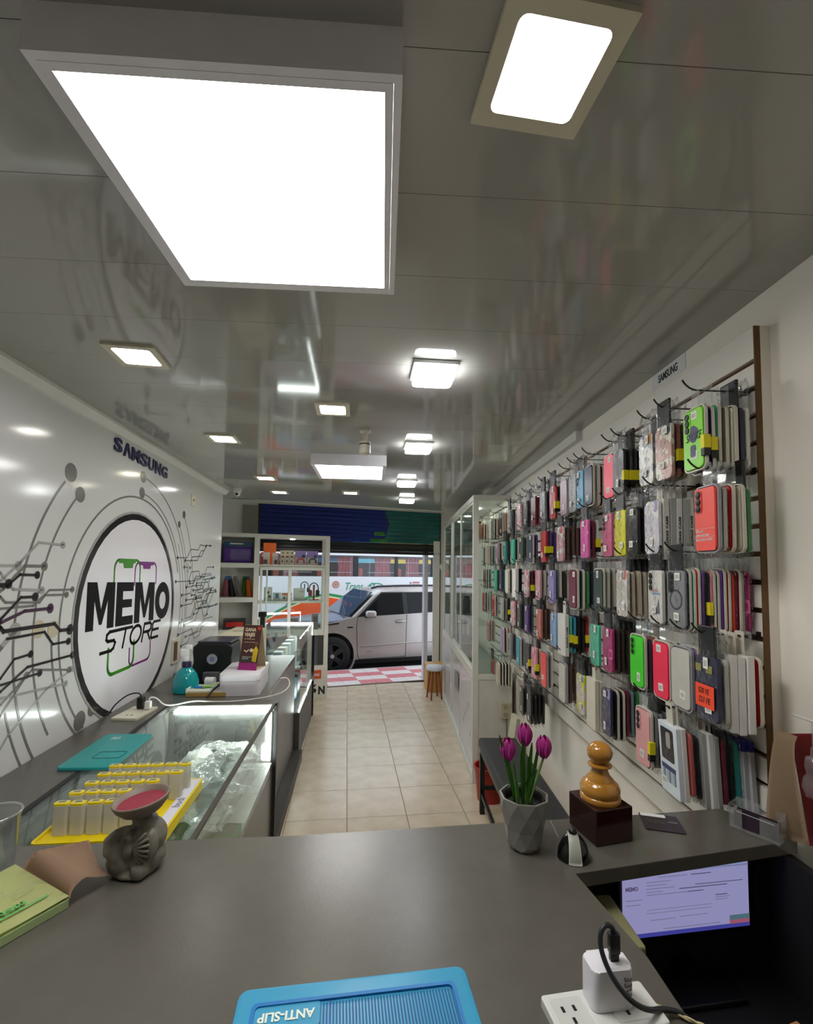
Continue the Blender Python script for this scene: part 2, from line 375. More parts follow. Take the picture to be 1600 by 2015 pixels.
# ---------------------------------------------------------------- left wall print
mu = thing('wall_mural', 'large circuit-board mural with round shop logo on glossy left wall', 'mural', LW(2.81, 0, 0))
mi = Matrix.Translation(-Vector(mu.location))
def MP(d): return mi @ ML @ T(0, 0, d)
G1 = P('mural_light_grey', 'a9a8a4', .2); G2 = P('mural_mid_grey', '7b7975', .2); G3 = P('mural_dark', '262427', .2); G4 = P('mural_plum', '4a2f49', .2)
CS, CZ = 2.812, 1.397
def arc(r, a0, a1, n=44): return [(CS+r*math.cos(math.radians(a0+(a1-a0)*i/n)), CZ+r*math.sin(math.radians(a0+(a1-a0)*i/n))) for i in range(n+1)]
def strip(b, r, a0, a1, wd, d):
    o = arc(r+wd/2, a0, a1); i = arc(r-wd/2, a0, a1)
    V = [[b.bm.verts.new(MP(dd) @ Vector((x, y, 0))) for x, y in L] for L in (o, i) for dd in (d, d+.0004)]
    n = len(o)
    for a, c in ((0, 1), (1, 3), (3, 2), (2, 0)):
        for k in range(n-1): b.bm.faces.new((V[a][k], V[a][k+1], V[c][k+1], V[c][k]))
for r, a0, a1, wd in ((.932, 137, 215, .011), (.828, 132, 212, .010), (.668, 20, 228, .010), (.715, 185, 235, .011), (.80, -40, 87, .008), (.703, -30, 87, .007), (.955, 8, 43, .006), (.842, 8, 43, .006), (.75, -25, 35, .006), (.83, -45, 10, .006), (.99, 196, 222, .009)):
    b = MB(); strip(b, r, a0, a1, wd, .0008); b.out('orbit_line', G2, mu)
for s, z, r in ((2.166, 2.079, .042), (2.242, 1.992, .036), (2.85, 2.196, .034), (2.843, 2.1, .033), (3.513, 2.048, .028), (3.43, 1.969, .024), (2.332, .944, .045), (2.43, .97, .034), (3.47, .88, .03)):
    MB().prism(circ(r, 22, s, z), .0004, MP(.0012)).out('orbit_dot', P('mural_dot_grey', '6f6e69', .2), mu)
for s, z in ((2.015, 1.409), (2.107, 1.397)): MB().prism(circ(.036, 22, s, z), .0004, MP(.0012)).out('beige_dot', P('mural_beige', 'c9bfa4', .2), mu)
LN = [[[1.5, 1.664], [1.88, 1.664]], [[1.6, 1.56], [1.80, 1.61], [1.892, 1.677], [1.985, 1.757], [2.138, 1.755]], [[1.6, 1.45], [1.815, 1.581], [1.915, 1.663], [2.027, 1.662]], [[1.6, 1.59], [1.83, 1.589], [1.892, 1.63], [1.987, 1.627]], [[1.5, 1.596], [1.837, 1.597]], [[1.6, 1.75], [1.795, 1.637], [1.863, 1.576], [2.021, 1.565]], [[1.5, 1.514], [1.974, 1.506], [2.066, 1.563], [2.222, 1.559]], [[1.6, 1.3], [1.809, 1.47], [1.904, 1.543], [1.982, 1.541]], [[1.6, 1.7], [1.802, 1.552], [1.827, 1.53], [2.011, 1.516], [2.042, 1.544], [2.182, 1.538]], [[1.5, 1.3], [1.81, 1.458], [1.93, 1.489], [2.078, 1.487]], [[1.6, 1.6], [1.811, 1.44], [1.828, 1.425], [2.11, 1.419], [2.151, 1.386], [2.22, 1.381]], [[1.846, 1.395], [2.051, 1.393], [2.107, 1.334], [2.213, 1.33]], [[1.6, 1.1], [1.827, 1.257], [1.89, 1.314], [1.976, 1.317]], [[1.6, 1.16], [1.818, 1.366], [1.885, 1.418]], [[1.5, 1.23], [1.829, 1.233], [2.036, 1.23]], [[1.6, 1.1], [1.831, 1.209], [1.962, 1.269], [2.248, 1.263]], [[1.6, 1.0], [1.835, 1.161], [1.991, 1.253], [2.23, 1.201]], [[1.7, .95], [1.838, 1.12], [1.961, 1.238]], [[1.75, .9], [1.881, 1.035], [2.087, 1.155], [2.254, 1.2]], [[1.5, 1.2], [1.833, 1.185], [2.212, 1.145]]]
KD = 'gggdg gdgdg ddddl bdllb lllllll'.replace(' ', '')
cols = [G1, G1, G2, G3, G3, G1, G2, G3, G2, G4, G3, G3, G3, G1, G3, G3, G2, G2, G1, G1]
wds = [.010, .010, .012, .010, .009, .010, .009, .011, .009, .013, .015, .010, .009, .02, .009, .010, .009, .009, .009, .009]
for m_, nm in ((G1, 'pale_circuit_line'), (G2, 'grey_circuit_line'), (G3, 'dark_circuit_line'), (G4, 'plum_circuit_line')):
    for L, c, wd in zip(LN, cols, wds):
        if c is m_: MB().line2d(L, wd, .0004, MP(.0014+.0004*(m_ is G3)), dot1=wd*1.6 if len(L) > 2 else .018).out(nm, m_, mu)
    rnd = random.Random(5)
    if m_ in (G2, G3):
        for q in range(24 if m_ is G3 else 20):     # fine tangle to the right of the disc
            s = rnd.uniform(3.40, 3.85); z = 1.50+rnd.uniform(-.48, .24)
            pts = [(s, z)]
            while pts[-1][0] < 4.2 and len(pts) < 6:
                a, c = pts[-1]; L = rnd.uniform(.08, .28)
                if len(pts) % 2: pts.append((a+L, c+rnd.uniform(-.004, .01)))
                else:
                    e = rnd.choice((-1, 1, 1))*rnd.uniform(.04, .12); pts.append((a+abs(e)*rnd.choice((.7, 1)), c+e))
            pts = [(min(x, 4.44), min(1.85, max(.95, y_))) for x, y_ in pts]
            MB().line2d(pts, .0045 if m_ is G2 else .0055, .0004, MP(.0014+.0004*(m_ is G3)), dot0=.012, dot1=.012 if q % 2 else 0).out(nm, m_, mu)
b = MB(); strip(b, .553, 0, 360, .034, .0026); b.out('disc_rim', P('mural_rim', '2f2a2c', .15), mu)
b = MB(); strip(b, .577, 0, 360, .012, .0018); b.out('disc_halo', G1, mu)
MB().prism(circ(.54, 72, CS, CZ), .0004, MP(.0022)).out('logo_disc', P('logo_disc_white', 'e9e6ea', .13, var=.01), mu)
LG = P('logo_green', '3f8f1e', .3); LP = P('logo_purple', '7a1f7c', .3); LK = P('logo_black', '0c0a0d', .5, spec=.15)
def poly(b, pts, d): b.prism(pts, .0004, MP(d))
def pathw(b, pts, wd, d): b.line2d(pts, wd, .0004, MP(d))
def rnd_u(x0, x1, zt, zb, r, top=True):
    s = 1 if top else -1; q = []
    q += [(x0, zb)]
    for i in range(7): a = math.radians(180-90*i/6); q.append((x0+r+r*math.cos(a), zt-s*r+s*r*math.sin(a)))
    for i in range(7): a = math.radians(90-90*i/6); q.append((x1-r+r*math.cos(a), zt-s*r+s*r*math.sin(a)))
    return q+[(x1, zb)]
b = MB(); pathw(b, rnd_u(2.572, 2.86, 1.70, 1.56, .05), .014, .0028); poly(b, [(2.62, 1.702), (2.80, 1.702), (2.80, 1.682), (2.775, 1.682), (2.768, 1.655), (2.668, 1.655), (2.66, 1.682), (2.61, 1.682)], .0030)
b.out('green_phone_outline', LG, mu); b = MB(); pathw(b, rnd_u(2.55, 2.825, 1.098, 1.235, .05, False), .018, .0028); b.out('green_phone_outline', LG, mu)
b = MB(); pathw(b, rnd_u(2.80, 3.08, 1.688, 1.56, .045), .012, .0026); poly(b, [(2.84, 1.69), (3.04, 1.69), (3.04, 1.672), (3.0, 1.672), (2.992, 1.65), (2.9, 1.65), (2.892, 1.672), (2.84, 1.672)], .0027)
b.out('purple_phone_outline', LP, mu); b = MB(); pathw(b, rnd_u(2.775, 3.04, 1.098, 1.2, .045, False), .013, .0026); b.out('purple_phone_outline', LP, mu)
# the black word: heavy letters drawn as polygons, slightly falling to the right
def PW(pts):   # unit letters -> wall
    return [(2.333+x, 1.352+y*.236-(x)*.030) for x, y in pts]
def letterM(b, x, wd=.255):
    s = .066
    poly(b, PW([(x, 0), (x, 1), (x+s*1.25, 1), (x+wd/2, .42), (x+wd-s*1.25, 1), (x+wd, 1), (x+wd, 0), (x+wd-s, 0), (x+wd-s, .62), (x+wd/2+.012, .1), (x+wd/2-.012, .1), (x+s, .62), (x+s, 0)]), .0032)
b = MB(); letterM(b, 0); x = .272
poly(b, PW([(x, 0), (x, 1), (x+.185, 1), (x+.185, .79), (x+.068, .79), (x+.068, .60), (x+.172, .60), (x+.172, .41), (x+.068, .41), (x+.068, .21), (x+.19, .21), (x+.19, 0)]), .0032)
letterM(b, .478)
oc = (.860, .5); n = 28
o_ = PW([(oc[0]+.112*math.cos(2*math.pi*i/n), oc[1]+.51*math.sin(2*math.pi*i/n)) for i in range(n)])
i_ = PW([(oc[0]+.05*math.cos(2*math.pi*i/n), oc[1]+.24*math.sin(2*math.pi*i/n)) for i in range(n)])
b.ring(o_, i_, .0004, MP(.0032)); b.out('lettering', LK, mu)
# thin slanted second line, stroke letters
b = MB(); wd = .017
def SW(x, y): return (2.495+x+y*.03, 1.226+y*.098-x*.012)
def stroke(pts): b.line2d([SW(*p) for p in pts], wd, .0004, MP(.0032))
def el(cx, cy, rx, ry, a0, a1, n=16): return [(cx+rx*math.cos(math.radians(a0+(a1-a0)*i/n)), cy+ry*math.sin(math.radians(a0+(a1-a0)*i/n))) for i in range(n+1)]
stroke([(.118, 1), (.03, 1), (.008, .86), (.012, .62), (.03, .52), (.09, .5), (.108, .36), (.1, .1), (.08, 0), (-.02, 0)])
stroke([(.13, 1), (.27, 1)]); stroke([(.2, 1), (.2, 0)])
stroke(el(.333, .5, .062, .5, 0, 360, 24))
stroke([(.425, 0), (.425, 1), (.50, 1), (.522, .86), (.522, .62), (.505, .5), (.44, .5)]); stroke([(.48, .5), (.53, 0)])
stroke([(.645, 1), (.56, 1)]); stroke([(.635, .5), (.555, .5)]); stroke([(.645, 0), (.555, 0), (.545, .1), (.545, .9), (.555, 1)])
b.out('lettering', LK, mu)
sg = thing('wall_lettering', 'dark blue raised brand lettering high on the left wall', 'sign', LW(2.845, 0, 2.295))
ms = Matrix.Translation(-Vector(sg.location)) @ ML @ T(0, 0, .001)
NV = P('navy_letter', '1f1a55', .3)
for q, ch in enumerate('S\u039bMSUNG'):
    text(ch, NV, sg, ms @ T(2.545+q*.098+(.004 if q > 2 else 0), 2.306-q*.0035, 0), w=.082 if ch != 'M' else .096, h=.076, bold=.03, d=.006)
t = thing('wall_socket', 'small ivory wall plate high on the left wall', 'socket', LW(3.68, 0, 2.18))
m_ = Matrix.Translation(-Vector(t.location)) @ ML
MB().prism(rr(.075, .09, .006, 3, 3.68, 2.18), .008, m_, .002).out('plate', P('ivory_plate', 'd9d3bb', .4), t)
MB().prism(circ(.009, 12, 3.68, 2.18), .002, m_ @ T(0, 0, .008)).out('jack', M_dark, t)
t = thing('wall_plate', 'small white switch plate beside mural lines above the spray bottle', 'switch', LW(3.66, 0, 1.61))
m_ = Matrix.Translation(-Vector(t.location)) @ ML
MB().prism(rr(.06, .07, .006, 3, 3.66, 1.66), .008, m_, .002).out('plate', P('pale_plate', 'cfd3c8', .4), t)
MB().prism(rr(.03, .02, .002, 2, 3.66, 1.66), .003, m_ @ T(0, 0, .008)).out('rocker', P('green_mark', '5f7a66', .5), t)
t = thing('breaker_cover', 'brown and cream electric cover low on left wall behind spray bottle', 'socket', LW(3.45, 0, 1.06))
m_ = Matrix.Translation(-Vector(t.location)) @ ML
MB().prism(rr(.14, .17, .006, 3, 3.45, 1.07), .01, m_, .002).out('plate', P('cream_plate', 'd3cdb8', .4), t)
MB().prism(rr(.055, .13, .004, 3, 3.43, 1.07), .004, m_ @ T(0, 0, .01)).out('cover', P('brown_cover', '5a3f22', .4), t)
# brand strips above the slat wall
for lb, s, wd, z, h in (('SAMSUNG', 1.53, .115, 2.375, .028), ('INFINIX', 2.375, .105, 2.378, .026), ('HONOR', 3.10, .10, 2.388, .024)):
    t = thing('brand_label', 'white paper strip with %s black brand name above slat wall' % {'SAMSUNG': 'the nearest, largest', 'INFINIX': 'the middle', 'HONOR': 'the farthest, smallest'}[lb], 'sign', RW(s, -.024, 2.33))
    m_ = Matrix.Translation(-Vector(t.location)) @ MR
    MB().prism(rr(wd*1.75, .056, .001, 1, -s, 2.371), .001, m_ @ T(0, 0, -.0245)).out('paper', M_wht, t)
    text(lb, M_txt, t, m_ @ T(-s, 2.371, -.0233), w=wd, h=h*1.05, bold=.02)
# ---------------------------------------------------------------- shop front: roller shutter
sh = thing('roller_shutter', 'half rolled-down blue steel shutter with green print over the street door', 'shutter', (SF0[0], SF0[1], 2.0))
mi = T(-SF0[0], -SF0[1], -2.0) @ BF
MBLUE = P('shutter_blue', '14277f', .35, var=.1, scale=3, metal=.2); MTEAL = P('shutter_teal', '1e6b6a', .35, var=.25, scale=4, metal=.2); MGRN = P('shutter_green', '3f7f38', .35, var=.2, metal=.2)
prof = [(0, 0), (.012, .008), (.016, .03), (.012, .052), (0, .06), (-.003, .06), (-.003, 0)]
z = 2.535
def slat(x0, x1, z0, m):
    M = mi @ Matrix(((0, 0, 1, x0), (-1, 0, 0, -.005), (0, 1, 0, z0), (0, 0, 0, 1)))
    MB().prism(prof, x1-x0, M).out('slat', m, sh)
for k in range(7):
    zz = 2.475-k*.0605
    slat(-.94, .89-.02*abs(k-3), zz, MBLUE); slat(.89-.02*abs(k-3)+.002, 1.72, zz, MTEAL)
slat(.60, .86, 2.475-6*.0605-.0605, MGRN); slat(-.94, .598, 2.475-7*.0605, MBLUE); slat(.862, 1.72, 2.475-7*.0605, MTEAL)
MB().b2(.66, .82, -.0235, -.02, 2.15, 2.21, mi).out('print_leaf', MGRN, sh)
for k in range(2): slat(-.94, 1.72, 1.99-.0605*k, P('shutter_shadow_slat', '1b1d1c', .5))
MB().b2(-.94, 1.72, -.03, .02, 1.885, 1.928, mi, .004).out('bottom_bar', P('shutter_bar', '23211d', .5), sh)
MB().b2(-.965, -.935, -.02, .04, 0, 2.53, mi).out('guide_rail', P('rail_dark', '2c2b28', .5), sh)
MB().b2(1.70, 1.72, -.02, .04, 0, 2.53, mi).out('guide_rail', P('rail_dark', '2c2b28', .5), sh)
# ---------------------------------------------------------------- built-in shelf in the shop window
BS = Matrix(((fd[0], fn[0], 0, -.71), (fd[1], fn[1], 0, 6.07), (0, 0, 1, 0), (0, 0, 0, 1)))
sf = thing('display_shelf', 'white shelf and glass showcase standing in the shop window', 'shelf', (-.71, 6.07, 0))
mi = T(.71, -6.07, 0) @ BS
MS = P('shelf_white', 'd9d7cc', .45, var=.03)
def sb(name, x0, x1, y0, y1, z0, z1, m=MS, bev=.003): return MB().b2(x0, x1, y0, y1, z0, z1, mi, bev).out(name, m, sf)
sb('top_board', -1.34, .01, 0, .33, 2.045, 2.09)
sb('side_panel', -1.36, -1.325, 0, .33, 0, 2.045); sb('divider', -.935, -.87, 0, .33, .3, 2.045)
sb('side_panel', -.045, .01, 0, .33, .35, 2.045)
for z0 in (1.66, 1.235, .84): sb('shelf_board', -1.325, -.935, 0, .33, z0, z0+.06)
sb('back_panel', -1.325, -.9, .31, .325, .3, 2.045)
sb('shelf_board', -.87, -.045, 0, .33, 1.665, 1.705); sb('shelf_board', -.87, -.045, 0, .33, 1.215, 1.245)
sb('shelf_board', -.87, -.045, 0, .33, .80, .845); sb('base_panel', -1.325, .01, -.005, .02, 0, .35)
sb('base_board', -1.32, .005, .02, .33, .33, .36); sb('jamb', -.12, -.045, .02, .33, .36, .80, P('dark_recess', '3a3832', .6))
fr = MB()
fr.b2(-.86, -.05, -.018, -.002, 1.635, 1.672, mi).b2(-.86, -.05, -.018, -.002, .845, .875, mi)
fr.b2(-.86, -.83, -.018, -.002, .875, 1.635, mi).b2(-.08, -.05, -.018, -.002, .875, 1.635, mi)
fr.out('door_frame', M_alum, sf)
sb('mullion', -.515, -.475, -.022, -.003, .875, 1.635, M_alum); sb('mullion', -.785, -.765, -.012, -.004, .875, 1.635, M_alum)
g = MB().b2(-.83, -.515, -.010, -.006, .875, 1.635, mi).out('glass_door', M_glass, sf); g = MB().b2(-.475, -.08, -.014, -.010, .875, 1.635, mi).out('glass_door', M_glass, sf)
MB().prism(circ(.03, 16), .006, mi @ T(-.46, .15, 2.039)).out('spot_light', EM('spot_light', (1, .95, .85), 12), sf)
MB().prism(circ(.022, 16), .006, mi @ T(-.46, .24, 2.039)).out('spot_light', EM('spot_light', (1, .95, .85), 12), sf)
sg = thing('orange_logo_sign', 'orange square logo on white base panel of window shelf', 'sign', (-.71, 6.07, .5))
m_ = T(-.71, -6.07, -.5)
MSF = lambda x, z, d=0: T(.71, -6.07, -.5) @ Matrix(((fd[0], 0, -fn[0], -.71), (fd[1], 0, -fn[1], 6.07), (0, 1, 0, 0), (0, 0, 0, 1))) @ T(x, z, d)
MB().prism(rr(.11, .11, .003, 1), .004, MSF(-.125, .305, .012)).out('panel', P('brand_orange', 'd0552f', .4), sg)
text('mi', M_wht, sg, MSF(-.125, .305, .0165), w=.06, h=.04, bold=.02)
bd = MB().b2(-.42, .01, -.012, -.005, .0, .42, T(.71, -6.07, -.5) @ BS).out('board', MS, sg)
text('ÓN', M_txt, sg, MSF(-.11, .115, .0122), w=.18, h=.13, bold=.05)
text('ACCI', M_txt, sg, MSF(-.43, .13, .0122), w=.36, h=.11, bold=.05)
def on_shelf(x, y, z): v = BS @ Vector((x, y, z)); return (v.x, v.y, v.z)
SRZ = math.atan2(fd[1], fd[0])
def sbox(name, label, cat, x, y, z, sx, sy, sz, col, group=None, front=None, rz=0):
    t = thing(name, label, cat, on_shelf(x, y, z), SRZ+rz, group)
    MB().b2(-sx/2, sx/2, -sy/2, sy/2, 0, sz, bev=.002).out('carton', P('carton_'+col, col, .45), t)
    for (nm, u0, u1, v0, v1, c) in front or []:
        MB().b2(-sx/2+u0*sx, -sx/2+u1*sx, -sy/2-.0012, -sy/2, v0*sz, v1*sz).out(nm, P('print_'+c, c, .4), t)
    return t
t = thing('sewing_pouch', 'purple pouch in blue packaging on the top left shelf', 'bag', on_shelf(-1.13, .15, 1.72), SRZ)
MB().b2(-.175, .175, .03, .09, 0, .27, bev=.01).out('packaging', P('pack_blue', '1c5a86', .35), t)
MB().box(0, -.02, .10, .35, .09, .20, bev=.03, seg=3).out('pouch', P('pouch_purple', '5a3590', .3, bump=.2), t, True)
MB().prism(rr(.22, .13, .02), .006, T(.02, -.066, .105) @ RX(math.pi/2)).out('clear_window', FILM('pouch_film', (.55, .4, .75), .2, .1, .2, (.4, .25, .7), .5), t)
MB().b2(-.10, .06, .0295, .03, .235, .255, T(0, -.002, 0)).out('print', M_wht, t)
for lb, x, c, c2, tilt in (('pink pouch with blue bow leaning at the left of middle shelf', -1.27, 'b0616f', '1f5f8c', .1), ('black zip pouch leaning on middle left shelf', -1.18, '141216', '1d5a80', -.25), ('grey mesh pouch leaning beside the black pouch', -1.08, '8d8a86', '6b6a68', -.45), ('green pouch standing on middle left shelf', -1.03, '4f8a1f', '1d6a5a', -.08), ('orange pouch standing at right of middle left shelf', -.97, 'e0701c', '2a2f3a', -.2)):
    t = thing('zip_pouch', lb, 'bag', on_shelf(x, .14+.045*random.choice((-1, 1)), 1.296), SRZ)
    M = RY(tilt) if tilt < 0 else RY(-tilt*0+tilt)
    MB().grid(lambda u, v: Vector(((u-.5)*.085*(1-.45*v)+.16*v*tilt, -.03*math.sin(math.pi*u)*(1-v*.8), .235*v)), 8, 10, .02).out('pouch', P('pouch_'+c, c, .4, bump=.2), t, True)
    MB().box(.16*tilt, -.01, .235, .04, .03, .045, bev=.012).out('tie', P('tie_'+c2, c2, .4), t, True)
t = sbox('cable_box', 'flat black box of red cables on the lowest left shelf', 'box', -1.14, .13, .901, .26, .16, .12, '2a2624')
for k in range(5): MB().tube([(-.1, -.085, .03+.012*k), (0, -.093-.004*(k % 2), .045+.01*k), (.1, -.085, .03+.012*k)], .007, 6, 2).out('cable', P('red_cable', 'c22a22', .35), t, True)
sbox('price_card', 'orange card standing at the back of lit top shelf', 'card', -.74, .27, 1.706, .16, .006, .285, 'ff7a2e')
HPF = [('print', .3, .75, .05, .4, '6b5048'), ('print', .1, .9, .62, .9, 'd8c9c0')]
sbox('headphone_box', 'slim red and white headphone box at the left of the top shelf', 'box', -.80, .12, 1.706, .11, .06, .155, 'd9d0ca', 'headphone boxes', HPF+[('print', 0, .28, 0, 1, 'b02a2a')])
sbox('headphone_box', 'white headphone box with red side, second on the top shelf', 'box', -.67, .13, 1.706, .085, .06, .15, 'd8cdc3', 'headphone boxes', HPF+[('print', .84, 1, 0, 1, 'c0603f')])
for k in range(3): sbox('gadget_box', 'cream gadget box with brown picture, %s of three on top shelf' % ('left', 'middle', 'right')[k], 'box', -.585+.058*k, .13, 1.706, .056, .06, .185, 'd6cdb4', 'gadget boxes', [('picture', .2, .8, .5, .62, '7a2d20'), ('picture', .3, .6, .18, .3, '40302a'), ('picture', .35, .75, .75, .9, '8a7a3c')])
for k, (c, nm) in enumerate((('d2656a', 'pink'), ('6b6d66', 'grey'))):
    t = sbox('headset_box', 'lilac and cream box with %s headset on the lit top shelf' % nm, 'box', -.355+.155*k, .13, 1.706, .14, .07, .185, 'cfc6c0', 'headset boxes', [('print', 0, 1, .52, 1, '8f7db8'), ('picture', .6, .9, .5, .72, '4a3a80')])
    MB().tube([(-.045, -.036, .02), (-.04, -.036, .07), (0, -.036, .085), (.04, -.036, .07), (.045, -.036, .02)], .012, 8, 2).out('headset', P('headset_'+nm, c, .4), t, True)
for lb, x, sx, sz, c, fr_ in (('tall white earphone box behind left glass door', -.75, .10, .17, 'cfccc0', [('picture', .3, .6, .5, .7, '4a4a48'), ('picture', .5, .85, .2, .4, '3a3a3a')]), ('white box with blue figure behind left glass door', -.64, .10, .1, 'c2c6c2', [('picture', .3, .7, .3, .9, '3c5a70')]), ('orange topped earphone box behind left glass door', -.55, .06, .095, 'd8d2c6', [('print', 0, 1, .7, 1, 'd8641f'), ('picture', .3, .7, .2, .5, '2a2624')]), ('orange topped earphone box next to the door mullion', -.485, .06, .095, 'd8d2c6', [('print', 0, 1, .7, 1, 'd8641f'), ('picture', .3, .7, .2, .5, '2a2624')]), ('plain grey-white box behind right glass door', -.36, .14, .155, 'c9c6bd', [('print', .5, .9, .7, .74, '6a6a66')])):
    sbox('earphone_box', lb, 'box', x, .13, 1.246, sx, .06, sz, c, 'boxes behind the glass doors', fr_)
t = thing('headphone_stand', 'red and black headphones hanging on a stand behind the right glass door', 'headphones', on_shelf(-.17, .14, 1.246), SRZ)
MB().prism(rr(.13, .07, .01), .008).b2(-.012, .012, -.01, .01, .008, .20).out('stand', P('stand_red', 'a01c20', .4), t)
MB().tube([(-.055, 0, .1), (-.06, 0, .19), (0, 0, .235), (.06, 0, .19), (.055, 0, .1)], .007, 8, 2).out('headband', M_black, t, True)
for s in (-1, 1): MB().box(s*.048, -.01, .09, .05, .05, .09, bev=.02).out('ear_cup', P('cup_%d' % (s > 0), '7a2026' if s < 0 else '15161c', .4), t, True)
t = thing('headphone_stand', 'black headphones on slim stand beside the plain grey-white box', 'headphones', on_shelf(-.285, .2, 1.246), SRZ)
MB().prism(rr(.08, .06, .01), .008).b2(-.006, .006, -.006, .006, .008, .21).out('stand', M_black, t)
MB().tube([(-.045, 0, .14), (-.05, 0, .21), (0, 0, .245), (.05, 0, .21), (.045, 0, .14)], .006, 8, 2).out('headband', M_black, t, True)
for s in (-1, 1): MB().box(s*.043, -.005, .13, .025, .04, .06, bev=.011).out('ear_cup', M_black, t, True)
for lb, x, sx, sz, c in (('long blue box on the low shelf behind left glass door', -.66, .24, .085, '2a4f86'), ('grey speaker box on low shelf beside the mullion', -.42, .11, .17, '6b665c'), ('dark red box on low shelf behind right glass door', -.28, .12, .13, '5c1c1a'), ('tall grey speaker on low shelf at the right', -.15, .08, .22, '7a7468')):
    sbox('gadget_box', lb, 'box', x, .12, .846, sx, .06, sz, c, 'boxes on the low glass shelf', [('print', .2, .8, .55, .85, '3a3834')])
# ---------------------------------------------------------------- left counters
Z9 = .9
def lc(b, s0, s1, d0, d1, z0, z1, bev=0): return b.b2(s0, s1, d0, d1, z0, z1, mi, bev)
org = LW(2.0, .4, 0)
ct_ = thing('glass_counter', 'dark grey counter with lit glass top and side along the left wall', 'counter', org)
mi = T(-org.x, -org.y, 0) @ BL
lc(MB(), 1.1, 2.78, .006, .246, .87, Z9, .002).out('wall_ledge', M_grey, ct_)
lc(MB(), 2.70, 2.78, .246, .842, .86, Z9, .002).out('far_rail', M_grey, ct_)
lc(MB(), 1.20, 1.36, .246, .83, .86, Z9, .002).out('near_rail', M_dark, ct_)
lc(MB(), 1.36, 2.70, .243, .262, .872, Z9+.001).out('inner_rail', M_dark, ct_)
lc(MB(), 1.36, 2.70, .262, .820, .893, .8985).out('glass_top', M_glassg, ct_)
lc(MB(), 1.2, 2.70, .820, .826, .56, .8985).out('glass_front', M_glassg, ct_)
lc(MB(), 1.2, 2.72, .815, .829, .888, .9005).out('edge_bead', P('edge_bead_grey', '4d4a44', .4), ct_)
lc(MB(), 2.70, 2.715, .822, .842, .0, .9).out('corner_post', M_dark, ct_)
lc(MB(), 1.2, 2.70, .246, .26, .56, .87).out('back_panel', P('counter_inner_grey', '6d6e69', .4), ct_)
lc(MB(), 2.695, 2.74, .25, .815, .02, .86).out('end_panel', P('counter_end_grey', '5d5f5c', .35), ct_)
lc(MB(), 1.2, 2.695, .26, .82, .56, .58).out('bottom_shelf', P('counter_shelf_glassy', 'b9bdb4', .3), ct_)
lc(MB(), 1.2, 2.70, .25, .824, .02, .56).out('base', M_grey, ct_)
lc(MB(), 2.655, 2.692, .30, .808, .868, .884).out('light_strip', EM('strip_light', (1, 1, 1), E_STRIP), ct_)
lc(MB(), 2.672, 2.692, .795, .812, .60, .86).out('light_strip', EM('strip_light', (1, 1, 1), E_STRIP), ct_)
org2 = LW(3.5, .4, 0); mi = T(-org2.x, -org2.y, 0) @ BL
c2 = thing('side_counter', 'plain dark grey counter carrying the white box and printer', 'counter', org2)
lc(MB(), 2.781, 4.18, .006, .748, .865, Z9, .002).out('worktop', M_grey, c2)
lc(MB(), 2.79, 4.17, .726, .748, .085, .865).out('front_panel', M_greyl, c2)
lc(MB(), 2.79, 4.17, .05, .725, .02, .86).out('carcass', M_grey, c2)
lc(MB(), 2.75, 4.18, .749, .828, .0, .085).out('plinth', P('plinth_dark', '3b352f', .5), c2)
org3 = LW(4.8, .6, 0); mi = T(-org3.x, -org3.y, 0) @ BL
c3 = thing('showcase', 'tall glass showcase with lit edges at the far end of left counters', 'counter', org3)
lc(MB(), 4.2, 5.4, .30, .795, 0, .39).out('base', P('base_dark_grey', '4b4742', .45), c3)
lc(MB(), 5.38, 5.41, .775, .81, 0, .9).out('end_post', M_black, c3)
lc(MB(), 4.2, 5.4, .789, .795, .39, 1.05).out('glass_front', M_glassg, c3)
lc(MB(), 4.78, 4.788, .789, .798, .39, 1.05).out('glass_joint', M_alum, c3)
lc(MB(), 4.2, 5.4, .30, .795, 1.048, 1.055).out('glass_top', M_glassg, c3)
lc(MB(), 4.2, 4.206, .30, .79, .39, 1.05).out('glass_end', M_glassg, c3)
lc(MB(), 4.21, 5.39, .32, .74, .74, .746).out('glass_shelf', M_glassg, c3)
for (a0, a1, d0, d1, z0, z1) in ((5.36, 5.39, .32, .785, 1.02, 1.045), (4.21, 5.39, .780, .786, 1.038, 1.045), (4.24, 5.38, .778, .788, .392, .400), (5.382, 5.39, .778, .786, .41, 1.02)):
    lc(MB(), a0, a1, d0, d1, z0, z1).out('light_strip', EM('strip_light', (1, 1, 1), E_STRIP), c3)
rnd = random.Random(3)
for k in range(9):
    s = 4.32+.115*k; lowr = k % 2
    t = thing('boxed_phone', '%s boxed gadget from the near end inside the tall showcase' % ORD[k+1], 'box', LW(s, .58+.08*lowr, .391 if lowr else .747), LA, 'boxes inside the tall showcase')
    c = ('c9ced2', '8fa6b4', 'd6d2c8', '4a6f8c', 'cfd3d4', '2c2c30', 'b9c4cc', '7e4a3c', 'd9d9d4')[k]
    MB().b2(-.04, .04, -.05, .05, 0, .16+.03*lowr, bev=.003).out('carton', P('carton_'+c, c, .4), t)
    MB().b2(-.03, .03, -.0515, -.05, .09, .14).out('print', P('print_blue', '3e6a92', .4), t)
    MB().b2(-.0415, -.04, -.03, .03, .04, .11).out('print', P('print_blue', '3e6a92', .4), t)
